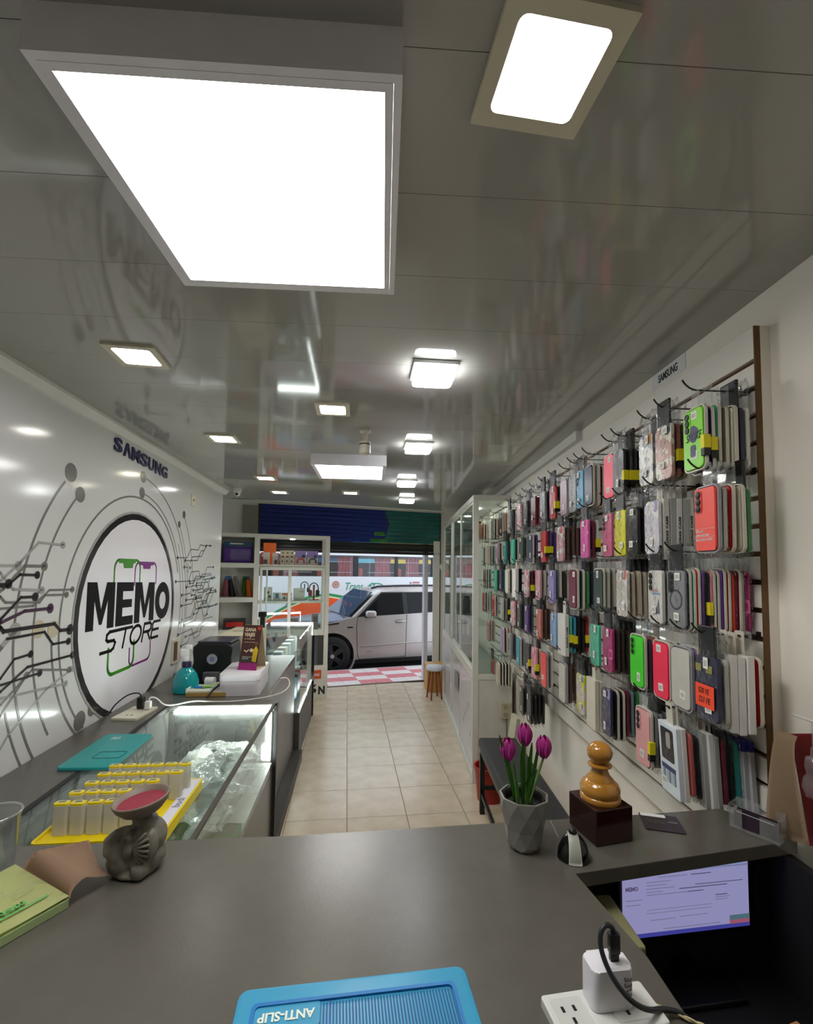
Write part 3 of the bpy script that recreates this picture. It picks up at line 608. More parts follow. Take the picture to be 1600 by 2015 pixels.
# ---------------------------------------------------------------- street
U = Vector((.955, .2966, 0)).normalized(); V_ = Vector((-U.y, U.x, 0)); SRT = math.atan2(U.y, U.x)
BU = lambda x, y: Matrix(((U.x, V_.x, 0, x), (U.y, V_.y, 0, y), (0, 0, 1, 0), (0, 0, 0, 1)))
pv = struct(MB().b2(-6, 6, .06, 1.02, -.2, -.004, BF).out('pavement', P('pavement_bed', '8a7f78', .8)))
MPK = P('pink_tile', 'c9747a', .5, var=.12, scale=10); MWT = P('pale_tile', 'd9d0cc', .5, var=.1, scale=10)
pk = MB().box(0, 0, -.002, .236, .236, .012, bev=.002, seg=1).mesh('tile', MPK); pw = MB().box(0, 0, -.002, .236, .236, .012, bev=.002, seg=1).mesh('tile', MWT)
for r in range(4):
    for c in range(-4, 12):
        place('tile', (pk, pw)[(c//2+r) % 2], pv, BF @ T(c*.239-.3+.12*0, .185+r*.239, 0) @ RZ(0))
struct(MB().b2(-6, 6, 1.02, 1.10, -.2, .0, BF, .01).out('kerb', P('kerb_stone', 'a8a29a', .8)))
struct(MB().b2(-30, 30, 1.10, 22, -.3, -.15, BF).out('road', P('asphalt', '4a494a', .85, var=.15, scale=60)))
struct(MB().b2(-1.0, 1.75, .02, .06, -.01, .006, BF).out('threshold', P('threshold_dark', '4a4038', .5)))
# silver SUV: local x along the street, y away from us, z from the road
car = thing('suv', 'silver SUV parked at the kerb outside the open door', 'car', (-.9, 8.15, -.15), SRT)
MCAR = P('silver_paint', 'b5b0ab', .22, metal=.45, var=.02); MTINT = P('tinted_glass', '07090a', .12, var=.02, spec=.25); MWS = P('windscreen_glass', '2e4258', .06, var=.1, scale=3, spec=.9)
MTY = P('tyre', '121211', .7); MRIM = P('dark_alloy', '3c3d3f', .35, metal=.5)
def side(pts, y0, y1, M=I4): return [(x, z) for x, z in pts]
CM = Matrix(((1, 0, 0, 0), (0, 0, 1, 0), (0, 1, 0, 0), (0, 0, 0, 1)))       # local polygon (x, z), extruded along +y
def arch(cx, cz, r, a0, a1, n=14): return [(cx+r*math.cos(math.radians(a0+(a1-a0)*i/n)), cz+r*math.sin(math.radians(a0+(a1-a0)*i/n))) for i in range(n+1)]
lower = [(-.92, .30), (-.96, .55), (-.90, .70), (-.70, .77), (-.1, .83), (.30, .925), (.5, .95), (2.9, 1.05), (3.05, 1.0), (3.1, .5), (3.0, .32)]
body = lower + arch(2.42, .29, .40, 5, 175) + [(2.0, .20), (.44, .20)] + arch(.03, .29, .40, -10, 190)
b = MB(); b.prism(body, 1.72, CM)
b.out('body', MCAR, car)
gh = [(.38, .93), (.84, 1.36), (1.0, 1.425), (1.7, 1.47), (2.75, 1.43), (3.0, 1.05)]
b = MB()
lo = gh; V1 = [b.bm.verts.new((x, .02+.13*max(0, (z-.96)/.5), z)) for x, z in gh]; V2 = [b.bm.verts.new((x, 1.70-.13*max(0, (z-.96)/.5), z)) for x, z in gh]
b.bm.faces.new(V1); b.bm.faces.new(V2[::-1])
for i in range(len(gh)): j = (i+1) % len(gh); b.bm.faces.new((V1[i], V2[i], V2[j], V1[j]))
bmesh.ops.bevel(b.bm, geom=b.bm.edges[:], offset=.035, segments=3, profile=.5, affect='EDGES')
b.out('cabin', MCAR, car, True, angle=40)
def yat(z): return .02+.13*(z-.96)/.5
def pane(name, pts, m, off=.006, th=.012, par=car):
    b = MB(); A = [b.bm.verts.new((x, yat(z)-off, z)) for x, z in pts]; B_ = [b.bm.verts.new((x, yat(z)-off+th, z)) for x, z in pts]
    n = len(pts); b.bm.faces.new(A); b.bm.faces.new(B_[::-1])
    for i in range(n): b.bm.faces.new((A[i], A[(i+1) % n], B_[(i+1) % n], B_[i]))
    return b.out(name, m, par)
pane('window_trim', [(.47, .945), (.50, .965), (.95, 1.385), (2.78, 1.39), (2.86, 1.05), (2.0, 1.0), (1.4, .972)], P('window_trim_black', '111112', .3), .003)
pane('side_window', [(.56, .972), (.98, 1.362), (1.36, 1.372), (1.37, .985)], MTINT); pane('side_window', [(1.46, .99), (1.45, 1.372), (2.13, 1.378), (2.14, 1.01)], MTINT); pane('side_window', [(2.2, 1.058), (2.19, 1.375), (2.68, 1.37), (2.78, 1.075)], MTINT)
b = MB(); w4 = [(.33, .10, .945), (.80, .19, 1.375), (.78, 1.53, 1.375), (.24, 1.62, .945)]
A = [b.bm.verts.new(Vector(p)) for p in w4]; B_ = [b.bm.verts.new(Vector(p)+Vector((-.02, 0, .018))) for p in w4]
b.bm.faces.new(A[::-1]); b.bm.faces.new(B_)
for i in range(4): b.bm.faces.new((A[i], A[(i+1) % 4], B_[(i+1) % 4], B_[i]))
b.out('windscreen', MWS, car)
for xx in (.26, .29): MB().tube([(xx, .25, .955), (xx+.08, .55, 1.03), (xx+.14, .8, 1.08)], .008, 6).out('wiper', M_black, car)
b = MB(); b.grid(lambda u, v: Vector((-.9+u*1.22, .06+v*1.58, .755+.165*u+.035*math.sin(math.pi*v))), 10, 10, .02); b.out('bonnet', P('bonnet_paint', 'aeb9cb', .2, metal=.35, var=.02), car, True)
MB().box(.02, .0, .83, .42, .03, .022, M=RY(-.10)).out('bonnet_seam', M_black, car)
for xw in (.03, 2.42): MB().b2(xw-.42, xw+.42, .20, 1.52, .22, .74).out('arch_liner', M_black, car)
for xw in (.03, 2.42):
    whl = place('wheel', MB().lathe([(.2, -.10), (.30, -.10), (.33, -.07), (.33, .07), (.30, .10), (.2, .10)], 32, T(xw, .06, .29) @ RX(math.pi/2)).mesh('wheel', MTY, True), car)
    rim = MB().ring(circ(.215, 30), circ(.19, 30), .04, T(xw, -.03, .29) @ RX(math.pi/2))
    for k in range(5):
        a = 2*math.pi*k/5+.3
        rim.prism([(-.035, .03), (.035, .03), (.05, .2), (-.05, .2)], .03, T(xw, -.03, .29) @ RX(math.pi/2) @ RZ(a))
    rim.out('rim', MRIM, whl)
    MB().prism(circ(.035, 16), .05, T(xw, -.02, .29) @ RX(math.pi/2)).out('hub_cap', P('hub_silver', 'c5c6c8', .3, metal=.5), whl)
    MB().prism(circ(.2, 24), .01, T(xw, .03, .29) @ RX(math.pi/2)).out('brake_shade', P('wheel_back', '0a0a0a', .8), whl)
    MB().ring(arch(xw, .29, .43, 0, 360, 36)[:-1], arch(xw, .29, .395, 0, 360, 36)[:-1], .02, CM @ T(0, 0, -.006)).out('arch_lip', MCAR, car)
MB().b2(.3, 2.2, .02, 1.7, .12, .21).out('underbody', M_black, car)
mir = MB().box(.70, -.10, 1.01, .19, .14, .12, bev=.045, seg=4).out('wing_mirror', MCAR, car, True)
MB().box(.70, -.03, .955, .2, .10, .03, bev=.01).out('mirror_foot', M_black, mir)
for pts in ([(.49, .95), (.47, .80), (.49, .30), (.52, .20)], [(1.42, .98), (1.41, .6), (1.40, .20)], [(.52, .205), (1.4, .215)]):
    b = MB()
    for a, c in zip(pts, pts[1:]): b.cyl((a[0], -.001, a[1]), (c[0], -.001, c[1]), .005, seg=6)
    b.out('door_seam', P('seam_dark', '2a2927', .6), car)
for x in (1.30, 2.1):
    h_ = MB().box(x, -.022, .855, .20, .025, .035, bev=.011).out('door_handle', MCAR, car, True); MB().box(x-.03, -.003, .855, .10, .008, .06, bev=.003).out('handle_recess', P('recess_grey', '6c6a68', .4), h_)
MB().tube([(.55, -.008, .43), (1.4, -.010, .46), (2.0, -.008, .47)], .012, 6).out('side_moulding', MCAR, car)
MB().tube([(.78, .2, 1.455), (.95, .19, 1.5), (2.4, .2, 1.51), (2.7, .2, 1.45)], .02, 8, 1).out('roof_rail', P('rail_black', '26262a', .4), car)
MB().b2(.30, .40, -.004, 0, .76, .785).out('badge', M_black, car); MB().b2(.66, .76, -.004, 0, .33, .345).out('badge', P('badge_grey', '8d8b88', .3), car)
MB().box(-.93, .5, .62, .06, 1.0, .14, bev=.02).out('grille', M_black, car)
MB().tube([(.63, -.004, .82), (.78, -.004, .75), (.66, -.004, .60)], .006, 6).out('light_trim', M_wht, car) if False else None
# white bus behind
bus = thing('bus', 'white bus with orange and green swoosh passing behind the SUV', 'bus', (-.9, 11.2, -.15), SRT)
MBW = P('bus_white', 'dfe0e2', .3, var=.03, scale=2); MBF = P('bus_frame', '1d1f22', .4)
MB().b2(-3, 5, 0, .05, .63, 1.62).b2(-3, 5, 2.15, 2.2, .63, 1.55).b2(-3, -2.95, .05, 2.15, .63, 2.1).b2(4.95, 5, .05, 2.15, .63, 2.1).b2(-2.95, 4.95, .05, 2.15, .63, .70).b2(-3, 5, 0, 2.2, 2.10, 2.30, bev=.04).out('body', MBW, bus)
MB().b2(-2.94, 4.94, 1.9, 1.93, .72, 1.98).out('interior', P('bus_inside', '6a2c2c', .8, var=.4, scale=1.2), bus)
MB().b2(-2.99, 4.99, .015, .05, 1.55, 2.15).out('window_band', MBF, bus) if False else None
band = MB()
for x0, x1 in ((-3, -1.82), (-1.74, -1.72), (-.78, -.7), (.19, .31), (1.26, 1.34), (2.26, 2.5), (3.5, 3.6), (4.6, 5)): band.b2(x0, x1, .005, .05, 1.58, 2.13)
band.b2(-3, 5, .005, .05, 2.11, 2.15).b2(-3, 5, .005, .05, 1.55, 1.60); band.out('window_frame', MBF, bus)
MBG = FILM('bus_glass', (.86, .88, .9), .1, .02, .02)
MCU = P('curtain_pink', 'f58c8a', .7, var=.15, scale=6)
for x0, x1, cx_, cw in ((-1.72, -.78, -1.3, .3), (-.7, .19, .02, .36), (.31, 1.26, .95, .36), (1.34, 2.26, 1.75, .32), (2.5, 3.5, 2.8, .3), (3.6, 4.6, 4.0, .3)):
    wn = MB().b2(x0, x1, .026, .030, 1.60, 2.11).out('bus_window', MBG, bus)
    MB().grid(lambda u, v: Vector((cx_+(u-.5)*cw*1.25*(1-.25*math.sin(math.pi*v)*.6), .08+.02*math.sin(u*30), 1.6+.5*v)), 40, 8, .004).out('curtain', MCU, wn, True)
    MB().cyl((x0+.25, .06, 1.98), (x1-.02, .06, 1.98), .006).cyl((x0+.25, .06, 1.72), (x1-.02, .06, 1.72), .006).cyl((x0+.3, .06, 1.6), (x0+.3, .06, 2.1), .005).out('grab_rail', M_wht, wn)
    MB().box(x0+.1, .24, 1.68, .14, .12, .3, bev=.05).out('seat_top', P('seat_orange', 'd8552f', .6), bus, True)
def swoosh(pts, m, nm, d): MB().prism(pts, .004, CM @ T(0, 0, -d)).out(nm, m, bus)
MO = P('bus_orange', 'ee5a24', .35); MG2 = P('bus_green', '2f9157', .35); MCR = P('bus_cream', 'e9dcb4', .35)
sw = lambda o: [(-2.3+.0, .42-o), (-1.9, .72-o*.6), (-1.3, .98-o*.2), (-.8, 1.14), (-.35, 1.18), (.1, 1.10), (.6, .85), (1.2, .55)]
top = [(-2.25, .30), (-1.8, .62), (-1.35, .87), (-.9, 1.05), (-.45, 1.13), (0, 1.05), (.5, .78), (1.0, .5)]
def off(L, k): return [(x, z+k) for x, z in L]
def bandp(a, c, m, nm, d): swoosh(off(top, a)+off(top, c)[::-1], m, nm, d)
bandp(.0, .035, MCR, 'cream_stripe', .003); bandp(.035, .10, MG2, 'green_stripe', .003)
swoosh([(x, z) for x, z in top]+[(1.0, .2), (-2.25, .2)], MO, 'orange_panel', .002)
swoosh([(.25, 2.2), (.5, 2.28), (.95, 2.28), (.85, 2.2)], P('roof_green', '5fb389', .35), 'roof_flash', .006); swoosh([(.88, 2.2), (.98, 2.28), (1.32, 2.28), (1.25, 2.2)], P('roof_red', 'd23c48', .35), 'roof_flash', .006)
MTX = Matrix(((1, 0, 0, 0), (0, 0, -1, -.006), (0, 1, 0, 0), (0, 0, 0, 1)))
text('Trans', P('bus_letter_green', '3f9c77', .4), bus, MTX @ T(.22, 1.385, 0), w=.44, h=.18, shear=.3, bold=.01)
text('P', P('bus_letter_green', '3f9c77', .4), bus, MTX @ T(.64, 1.37, 0), w=.2, h=.2, shear=.5, bold=.01)
MB().tube([(.5, -.004, 1.30), (.6, -.004, 1.44), (.82, -.004, 1.47), (.98, -.004, 1.40), (.86, -.004, 1.34)], .012, 6, 2).out('flourish', P('bus_letter_green', '3f9c77', .4), bus)
MB().ring(circ(.085, 20), circ(.06, 20), .004, MTX @ T(-.24, 1.43, 0)).prism(circ(.045, 5), .004, MTX @ T(-.24, 1.43, 0)).out('round_logo', P('logo_tan', 'b9795f', .4), bus)
text('W', M_txt, bus, MTX @ T(1.68, 1.46, 0), w=.06, h=.07); MB().b2(1.74, 1.92, -.006, -.002, 1.47, 1.50).out('small_sign', P('sign_red', 'c25a5a', .4), bus); text('FM-2032', P('sign_red', 'c25a5a', .4), bus, MTX @ T(1.83, 1.435, 0), w=.18, h=.04)
for xw in (-.7, 3.4):
    wl = MB().lathe([(0, -.1), (.4, -.1), (.42, 0), (.4, .1), (0, .1)], 24, T(xw, .1, .42) @ RX(math.pi/2)).out('wheel', MTY, bus, True, angle=40)
    MB().lathe([(.2, .1), (.2, .12), (.05, .12), (.05, .14), (0, .14)], 20, T(xw, .1, .42) @ RX(math.pi/2)).out('rim', P('bus_rim', '6a6a6c', .4), wl)
for z_ in (.75, .95): MB().prism(circ(.05, 14), .01, MTX @ T(-1.55+(z_-.75), z_, -.002)).out('round_light', P('lamp_grey', '8a8c90', .3), bus)
# two passengers seen in the bus windows
MSK = P('skin', 'a8735a', .5, sss=.05); MHR = P('hair_black', '120e0c', .6)
def passenger(x, label, shirt, lean, armed):
    p = thing('person', label, 'person', (0, 0, 0)); p.matrix_world = BU(-.9, 11.2) @ T(x, .50, -.15)
    bl = [((0, 0, 1.62), (.075, .085, .105)), ((0, 0, 1.53), (0, 0, 1.46), .045, .05), ((-.15, 0, 1.40), (.15, 0, 1.40), .075, .075), ((0, 0, 1.35), (.16, .1, .16)), ((0, 0, 1.18), (.15, .1, .16)), ((0, -.085, 1.61), (.015, .02, .02)), ((-.08, 0, 1.62), (.012, .02, .03)), ((.08, 0, 1.62), (.012, .02, .03)),
          ((-.17, 0, 1.38), (-.2, -.05, 1.16), .05, .042), ((.17, 0, 1.38), (.2, -.05, 1.16), .05, .042)]
    if armed: bl += [((-.17, 0, 1.40), (-.36, -.06, 1.5), .045, .036), ((-.36, -.06, 1.5), (-.5, -.1, 1.55), .036, .028), ((-.52, -.1, 1.56), (.035, .02, .03))]
    blob('body', bl, MSK, p, .016, smooth=3)
    blob('hair', [((0, .018, 1.655), (.083, .09, .09)), ((0, .04, 1.6), (.075, .06, .08))], MHR, p, .016, smooth=2)
    blob('shirt', [((-.15, 0, 1.39), (.15, 0, 1.39), .085, .085), ((0, 0, 1.3), (.175, .115, .2)), ((0, 0, 1.12), (.165, .115, .16)), ((-.17, 0, 1.38), (-.19, -.03, 1.27), .062, .055), ((.17, 0, 1.38), (.19, -.03, 1.27), .062, .055)], shirt, p, .018, smooth=3)
    for s in (-1, 1): MB().sph((s*.03, -.078, 1.63), (.012, .008, .008)).out('eye', M_wht, p, True)
    MB().sph((0, -.08, 1.575), (.022, .008, .007)).out('mouth', P('lip', '7a3f38', .5), p, True)
    blob('trousers', [((-.09, 0, 1.02), (-.1, -.25, 1.0), .09, .08), ((.09, 0, 1.02), (.1, -.25, 1.0), .09, .08), ((-.1, -.25, 1.0), (-.1, -.24, .76), .07, .06), ((.1, -.25, 1.0), (.1, -.24, .76), .07, .06), ((0, .05, 1.03), (.16, .12, .12))], P('trousers_dark', '23252c', .7), p, .02)
    MB().b2(-.22, .22, -.1, .2, .74, .90, bev=.03).out('seat_base', P('seat_orange', 'd8552f', .6), p, True) if False else None
passenger(1.18, 'dark haired person at middle bus window looking out over the car', P('shirt_dark', '2b2326', .8), 0, False)
passenger(2.12, 'dark haired person in pale blue shirt at the right bus window', P('shirt_blue', '7f93c8', .8), 0, True)
# facade across the street
fc = thing('facade', 'blue and yellow painted house front across the street', 'building', (-.9, 17, -.15), SRT)
MB().b2(-9, -.25, 0, 1, 0, 4.4, bev=.01).out('teal_wall', P('wall_navy', '22506f', .7), fc); MB().b2(-.25, .82, -.02, 1, 0, 4.4).out('aqua_wall', P('wall_aqua', '5cb4c2', .7), fc)
MB().b2(.82, 1.25, -.02, 1, 0, 4.4).out('peach_wall', P('wall_peach', 'd9b08c', .7), fc); MB().b2(1.25, 9, -.02, 1, 0, 4.4).out('yellow_wall', P('wall_yellow', 'e3c22c', .7), fc)
for k in range(4): MB().b2(1.3, 9, -.06, -.021, 2.72+.12*k, 2.80+.12*k).out('yellow_slat', P('slat_yellow', 'f0cf3a', .6), fc)
MB().b2(1.7, 1.95, -.08, -.02, 2.3, 4.2).out('pilaster', P('pilaster_lilac', 'b7adb8', .7), fc)
MB().b2(-9.2, 9.2, -.3, 1.2, 4.4, 4.6).out('cornice', P('cornice_grey', 'b9b4aa', .8), fc)
# ---------------------------------------------------------------- glass cabinet on the right
CB = Matrix(((.036, -1, 0, .724), (1, .036, 0, 3.66), (0, 0, 1, 0), (0, 0, 0, 1)))   # x along cabinet (street-ward), y toward the aisle
cab = thing('glass_cabinet', 'white framed glass cabinet with sliding doors standing against the right wall', 'cabinet', (.724, 3.66, 0))
mi = T(-.724, -3.66, 0) @ CB
def cb(name, x0, x1, y0, y1, z0, z1, m=M_alum, bev=.002): return MB().b2(x0, x1, y0, y1, z0, z1, mi, bev).out(name, m, cab)
L_ = 2.52; DP = -.315
cb('post', 0, .045, -.045, 0, 0, 2.28); cb('post', L_-.045, L_, -.045, 0, 0, 2.28); cb('post', 0, .04, DP, DP+.035, .0, 2.28); cb('post', L_-.04, L_, DP, DP+.035, .0, 2.28)
cb('top_rail', .045, L_-.045, -.045, 0, 2.235, 2.28); cb('middle_rail', .045, L_-.045, -.045, .004, .80, .875); cb('bottom_rail', .045, L_-.045, -.045, 0, .0, .06)
cb('top_rail', .002, .04, DP+.035, -.045, 2.235, 2.28); cb('middle_rail', .002, .04, DP+.035, -.045, .80, .84); cb('top_rail', L_-.04, L_, DP+.035, -.045, 2.235, 2.28)
cb('top_panel', .04, L_-.04, DP, -.045, 2.27, 2.278, M_wht); cb('floor_panel', .04, L_-.04, DP, -.045, .80, .82, P('cabinet_floor', '8b9188', .4))
cb('side_panel', .006, .03, DP+.035, -.045, .06, .80, P('cabinet_side_white', 'cfccc2', .5)); cb('base', .04, L_-.04, DP, -.05, 0, .06, M_alum)
cb('side_glass', .012, .017, DP+.035, -.045, .84, 2.235, M_glass); cb('side_glass', L_-.017, L_-.012, DP+.035, -.045, .84, 2.235, M_glass)
for k, (a, c) in enumerate(((.045, .86), (.84, 1.66), (1.64, L_-.045))):
    yk = -.014-.012*(k % 2)
    gd = cb('glass_door', a+.025, c-.025, yk-.002, yk+.002, .885, 2.225, M_glass)
    f = MB(); f.b2(a, a+.028, yk-.006, yk+.006, .876, 2.234, mi).b2(c-.028, c, yk-.006, yk+.006, .876, 2.234, mi).b2(a, c, yk-.006, yk+.006, .876, .895, mi).b2(a, c, yk-.006, yk+.006, 2.215, 2.234, mi)
    f.out('door_frame', M_alum, gd)
    dn = cb('panel_door', a+.02, c-.02, yk-.004, yk+.002, .066, .795, P('lower_door_white', 'c5c2c6', .2, var=.04, scale=6))
    MB().b2(a, a+.022, yk-.008, yk+.006, .062, .799, mi).out('stile', M_alum, dn); MB().b2(c-.022, c, yk-.008, yk+.006, .062, .799, mi).out('stile', M_alum, dn)
    for q in range(5): MB().b2(a+.12+.1*q, a+.17+.1*q, yk+.002, yk+.003, .3+.07*((q*3+k) % 4), .33+.07*((q*3+k) % 4), mi).out('print', P('faint_blue_print', '8f93b0', .4), dn)
MB().b2(.95, 1.25, -.009, -.008, .45, .62, mi).out('print', P('grey_print', '7a7c7c', .4), cab)
for z_ in (1.22, 1.58, 1.92): cb('glass_shelf', .05, L_-.05, DP+.15, -.05, z_, z_+.006, M_glassg)
for x in (.18, .75, 1.4, 2.0): MB().prism(circ(.035, 16), .006, mi @ T(x, -.16, 2.263)).out('spot_light', EM('spot_light', (1, .95, .85), 12), cab)
for k, (x, z_, c, sz, lb) in enumerate(((.45, 1.926, '9a6a3c', .17, 'brown patterned jar nearest on top glass shelf'), (.75, 1.926, '6b4a3a', .12, 'short brown jar second on top glass shelf'), (1.2, 1.926, '8a8f94', .16, 'grey jar third on the top glass shelf'), (.9, 1.586, 'c8605a', .14, 'red jar on the second glass shelf'), (1.5, 1.586, '5c7a88', .15, 'blue grey jar on second glass shelf'), (1.1, 1.226, '4a4a4c', .16, 'dark jar on the lowest glass shelf'))):
    v = CB @ Vector((x, -.11, z_)); t = thing('speaker_jar', lb+' of the cabinet', 'jar', v)
    MB().lathe([(0, 0), (.035, 0), (.04, .01), (.04, sz-.03), (.03, sz-.012), (.03, sz-.004), (0, sz-.004)], 18).out('body', P('jar_'+c, c, .35, var=.3, scale=25), t, True, angle=40)
    MB().lathe([(0, sz-.004), (.033, sz-.004), (.033, sz+.012), (0, sz+.012)], 18).out('lid', M_dark, t, True, angle=40)
t = thing('power_outlet', 'cream surface power outlet with dangling wire on the cabinet side', 'socket', CB @ Vector((.005, -.255, .57)))
MB().box(0, -.02, 0, .085, .035, .125, bev=.006).out('box', P('outlet_cream', 'b8b39a', .5), t)
for z_ in (-.03, .03): MB().prism(circ(.02, 14), .004, T(0, -.0375, z_) @ RX(math.pi/2)).out('receptacle', P('outlet_face', '9c977f', .5), t)
MB().tube([(.01, -.02, -.06), (.012, -.02, -.2), (.02, -.018, -.36), (.03, -.012, -.5)], .006, 6, 2).out('wire', P('wire_grey', '77756a', .5), t)
# wooden box and round-topped stool by the door
t = thing('wooden_box', 'yellowish plywood box seat by the street door', 'box', (.735, 6.5, 0), .05)
MB().b2(-.115, .2, -.15, .15, 0, .33, bev=.004).out('carcass', P('plywood', 'b98f3e', .45, var=.12, scale=5), t)
MB().b2(-.12, .205, -.155, .155, .33, .35, bev=.004).out('top', P('plywood_top', 'c99f52', .4, var=.12, scale=5), t)
t = thing('round_stool', 'white topped stool with red legs by the wooden box', 'stool', (.69, 6.03, 0))
MB().lathe([(0, .36), (.09, .36), (.108, .375), (.112, .40), (.1, .42), (0, .425)], 28).out('seat', P('stool_white', 'd8dee6', .35), t, True, angle=50)
for k in range(4):
    a = math.pi/4+k*math.pi/2+.3
    MB().cyl((.06*math.cos(a), .06*math.sin(a), .365), (.105*math.cos(a), .105*math.sin(a), 0), .012, .009).out('leg', P('leg_red', '8c2f22', .5), t, True)
t = thing('globe_lamp', 'unlit white globe fixed at the far post of the glass cabinet', 'lamp', CB @ Vector((L_+.06, -.03, 1.71)))
MB().sph((0, 0, 0), .075).out('globe', P('bracket_white', 'c9c5ba', .5), t, True)
MB().cyl((.005, -.06, 0), (.005, -.062, 0), .02).b2(-.02, .02, -.05, -.0, -.09, -.07).out('bracket', M_alum, t)
# bench under the slat wall
t = thing('bench', 'black padded bench with black metal legs under the slat wall', 'bench', (.80, 2.68, 0), -.038)
MB().box(0, 0, .465, .27, 1.16, .07, bev=.02, seg=3).out('cushion', P('bench_vinyl', '2e2e30', .55, bump=.15, bscale=25), t, True)
MB().b2(-.125, .125, -.56, .56, .40, .43).out('frame', M_black, t)
for sx in (-1, 1):
    for sy in (-1, 1): MB().b2(sx*.115-.016, sx*.115+.016, sy*.54-.016, sy*.54+.016, 0, .40).out('leg', M_black, t)
    MB().b2(sx*.115-.01, sx*.115+.01, -.53, .53, .12, .145).out('stretcher', M_black, t)
for sy in (-1, 1): MB().b2(-.115, .115, sy*.54-.01, sy*.54+.01, .16, .185).out('stretcher', M_black, t)
t = thing('red_bucket', 'red plastic bucket under the far end of the bench', 'bucket', (.80, 3.42, 0))
MB().lathe([(0, 0), (.085, 0), (.105, .22), (.112, .225), (.112, .24), (.1, .24), (.08, .02), (0, .02)], 24).out('pail', P('bucket_red', 'a82a1e', .4), t, True, angle=40)
MB().tube([(-.108, 0, .23), (-.07, -.06, .16), (0, -.09, .13), (.07, -.06, .16), (.108, 0, .23)], .004, 6, 2).out('handle', M_black, t)
t = thing('paper_stack', 'small stack of cream card leaning behind the bench end', 'paper', RW(3.45, .012, .60))
for k in range(3): MB().box(-.02-.012*k, -.05, -.10, .008, .14, .19, RY(.15)).out('card', P('cream_card', 'c9c4ae', .6), t)
# ---------------------------------------------------------------- slat wall
S0, S1 = 1.08, 4.55
sw = thing('slat_wall', 'white slatted display panel with brown grooves on the right wall', 'display panel', RW(2.8, 0, .86))
mi = Matrix.Translation(-Vector(sw.location)) @ BR
MSL = P('slat_white', 'e9e5db', .4, var=.03, scale=4)
GP = .0703; Z0 = 2.211
MB().b2(S0+.013, S1, -.0245, 0, .865, 2.30, mi).out('groove_board', P('groove_brown', '6e4a2c', .7, var=.2), sw)
tops = [2.302]+[Z0-GP*k-.0065 for k in range(20)]
for k in range(20):
    zt = tops[k]; zb = (Z0-GP*k+.0065) if k < 19 else .866
    MB().b2(S0+.012, S1, .0005, .015, zb, zt, mi, .0015).out('slat', MSL, sw)
MB().b2(S0+.009, S0+.012, .0002, .0155, .866, 2.302, mi).out('edge_strip', M_brown, sw)
MB().b2(S0+.009, S0+.0128, -.0245, 0, .862, 2.302, mi).out('batten', M_wallR, sw)
# ---------------------------------------------------------------- hanging packs: shared meshes (origin = hang hole; x along wall, y into the room, z up)
H0 = -.045                                # top of the case below the hang hole
FP = Matrix(((-1, 0, 0, 0), (0, 0, 1, 0), (0, 1, 0, 0), (0, 0, 0, 1)))      # as read from the room: x right, y up, z out of the wall
def FX(z=0): return FP @ T(0, H0-.079, z)
ME_SHELL = MB().prism(rr(.074, .150, .012, 5), .009, FX(), .003).mesh('case_shell', M_wht)
b = MB(); b.prism(rr(.084, .162, .017, 5), .0016, FX(-.0016)); b.ring(rr(.0846, .1626, .017, 5), rr(.0785, .1565, .0145, 5), .0075, FX(-.0016))
ME_TRAY = b.mesh('blister_tray', M_wht)
ME_TAB = MB().ring(rr(.03, .062, .006, 3, 0, -.018), rr(.014, .007, .003, 3, 0, .0), .001, FP).mesh('hang_tab', M_wht)
def bag_mesh(seed):
    r = random.Random(seed); b = MB()
    ph = [r.uniform(0, 6.28) for _ in range(6)]
    def f(sg):
        def g(u, v):
            x = (u-.5)*.094; z = .018-.230*v
            edge = math.sin(math.pi*u)**.5 if 0 < u < 1 else 0
            thick = .0078*edge*min(1, v*3.2)*min(1, (1-v)*14)
            wr = (.004*math.sin(9*u+ph[0]+5*v)+.003*math.sin(17*v+ph[1]+8*u))*max(0, 1-v*3.5)
            wr2 = .0010*math.sin(30*v+ph[2])*math.sin(14*u+ph[3])
            return Vector((x*(1-.10*max(0, .2-v)*5)+.0015*math.sin(20*v+ph[4])*edge, .0045+sg*thick+wr+wr2*edge, z+.006*math.sin(7*u+ph[5])*max(0, 1-v*6)))
        return g
    b.grid(f(1), 8, 14); b.grid(f(-1), 8, 14); bmesh.ops.remove_doubles(b.bm, verts=b.bm.verts, dist=.0004)
    return b.mesh('clear_bag', M_wht, True)
ME_BAG = [bag_mesh(k) for k in range(4)]
ME_BOX = MB().b2(-.042, .042, -.002, .0145, H0-.170, H0+.004, bev=.0012).mesh('carton', M_wht)
def label_mesh(w, h): return MB().b2(-w/2, w/2, -.0003, .0003, -h/2, h/2).mesh('price_sticker', M_bar)
ME_STK = label_mesh(.022, .020); ME_STK2 = label_mesh(.016, .026)
ME_BUMP = MB().prism(rr(.024, .056, .009, 4), .0016, FP).mesh('camera_island', M_wht)
ME_LENS = MB().lathe([(.0085, 0), (.0085, .0016), (.007, .0022), (0, .0016)], 14, FP).mesh('lens', M_black, True)
ME_TAGY = MB().b2(-.0475, -.035, -.0035, .0135, H0-.112, H0-.080).mesh('yellow_tag', M_yel)
ME_TAGK = MB().b2(-.0473, -.0352, -.0033, .0133, H0-.130, H0-.112).mesh('black_tag', M_black)
ME_HEAD = MB().b2(-.028, .028, .0005, .0085, -.050, .022, bev=.002).mesh('header_flap', M_black)
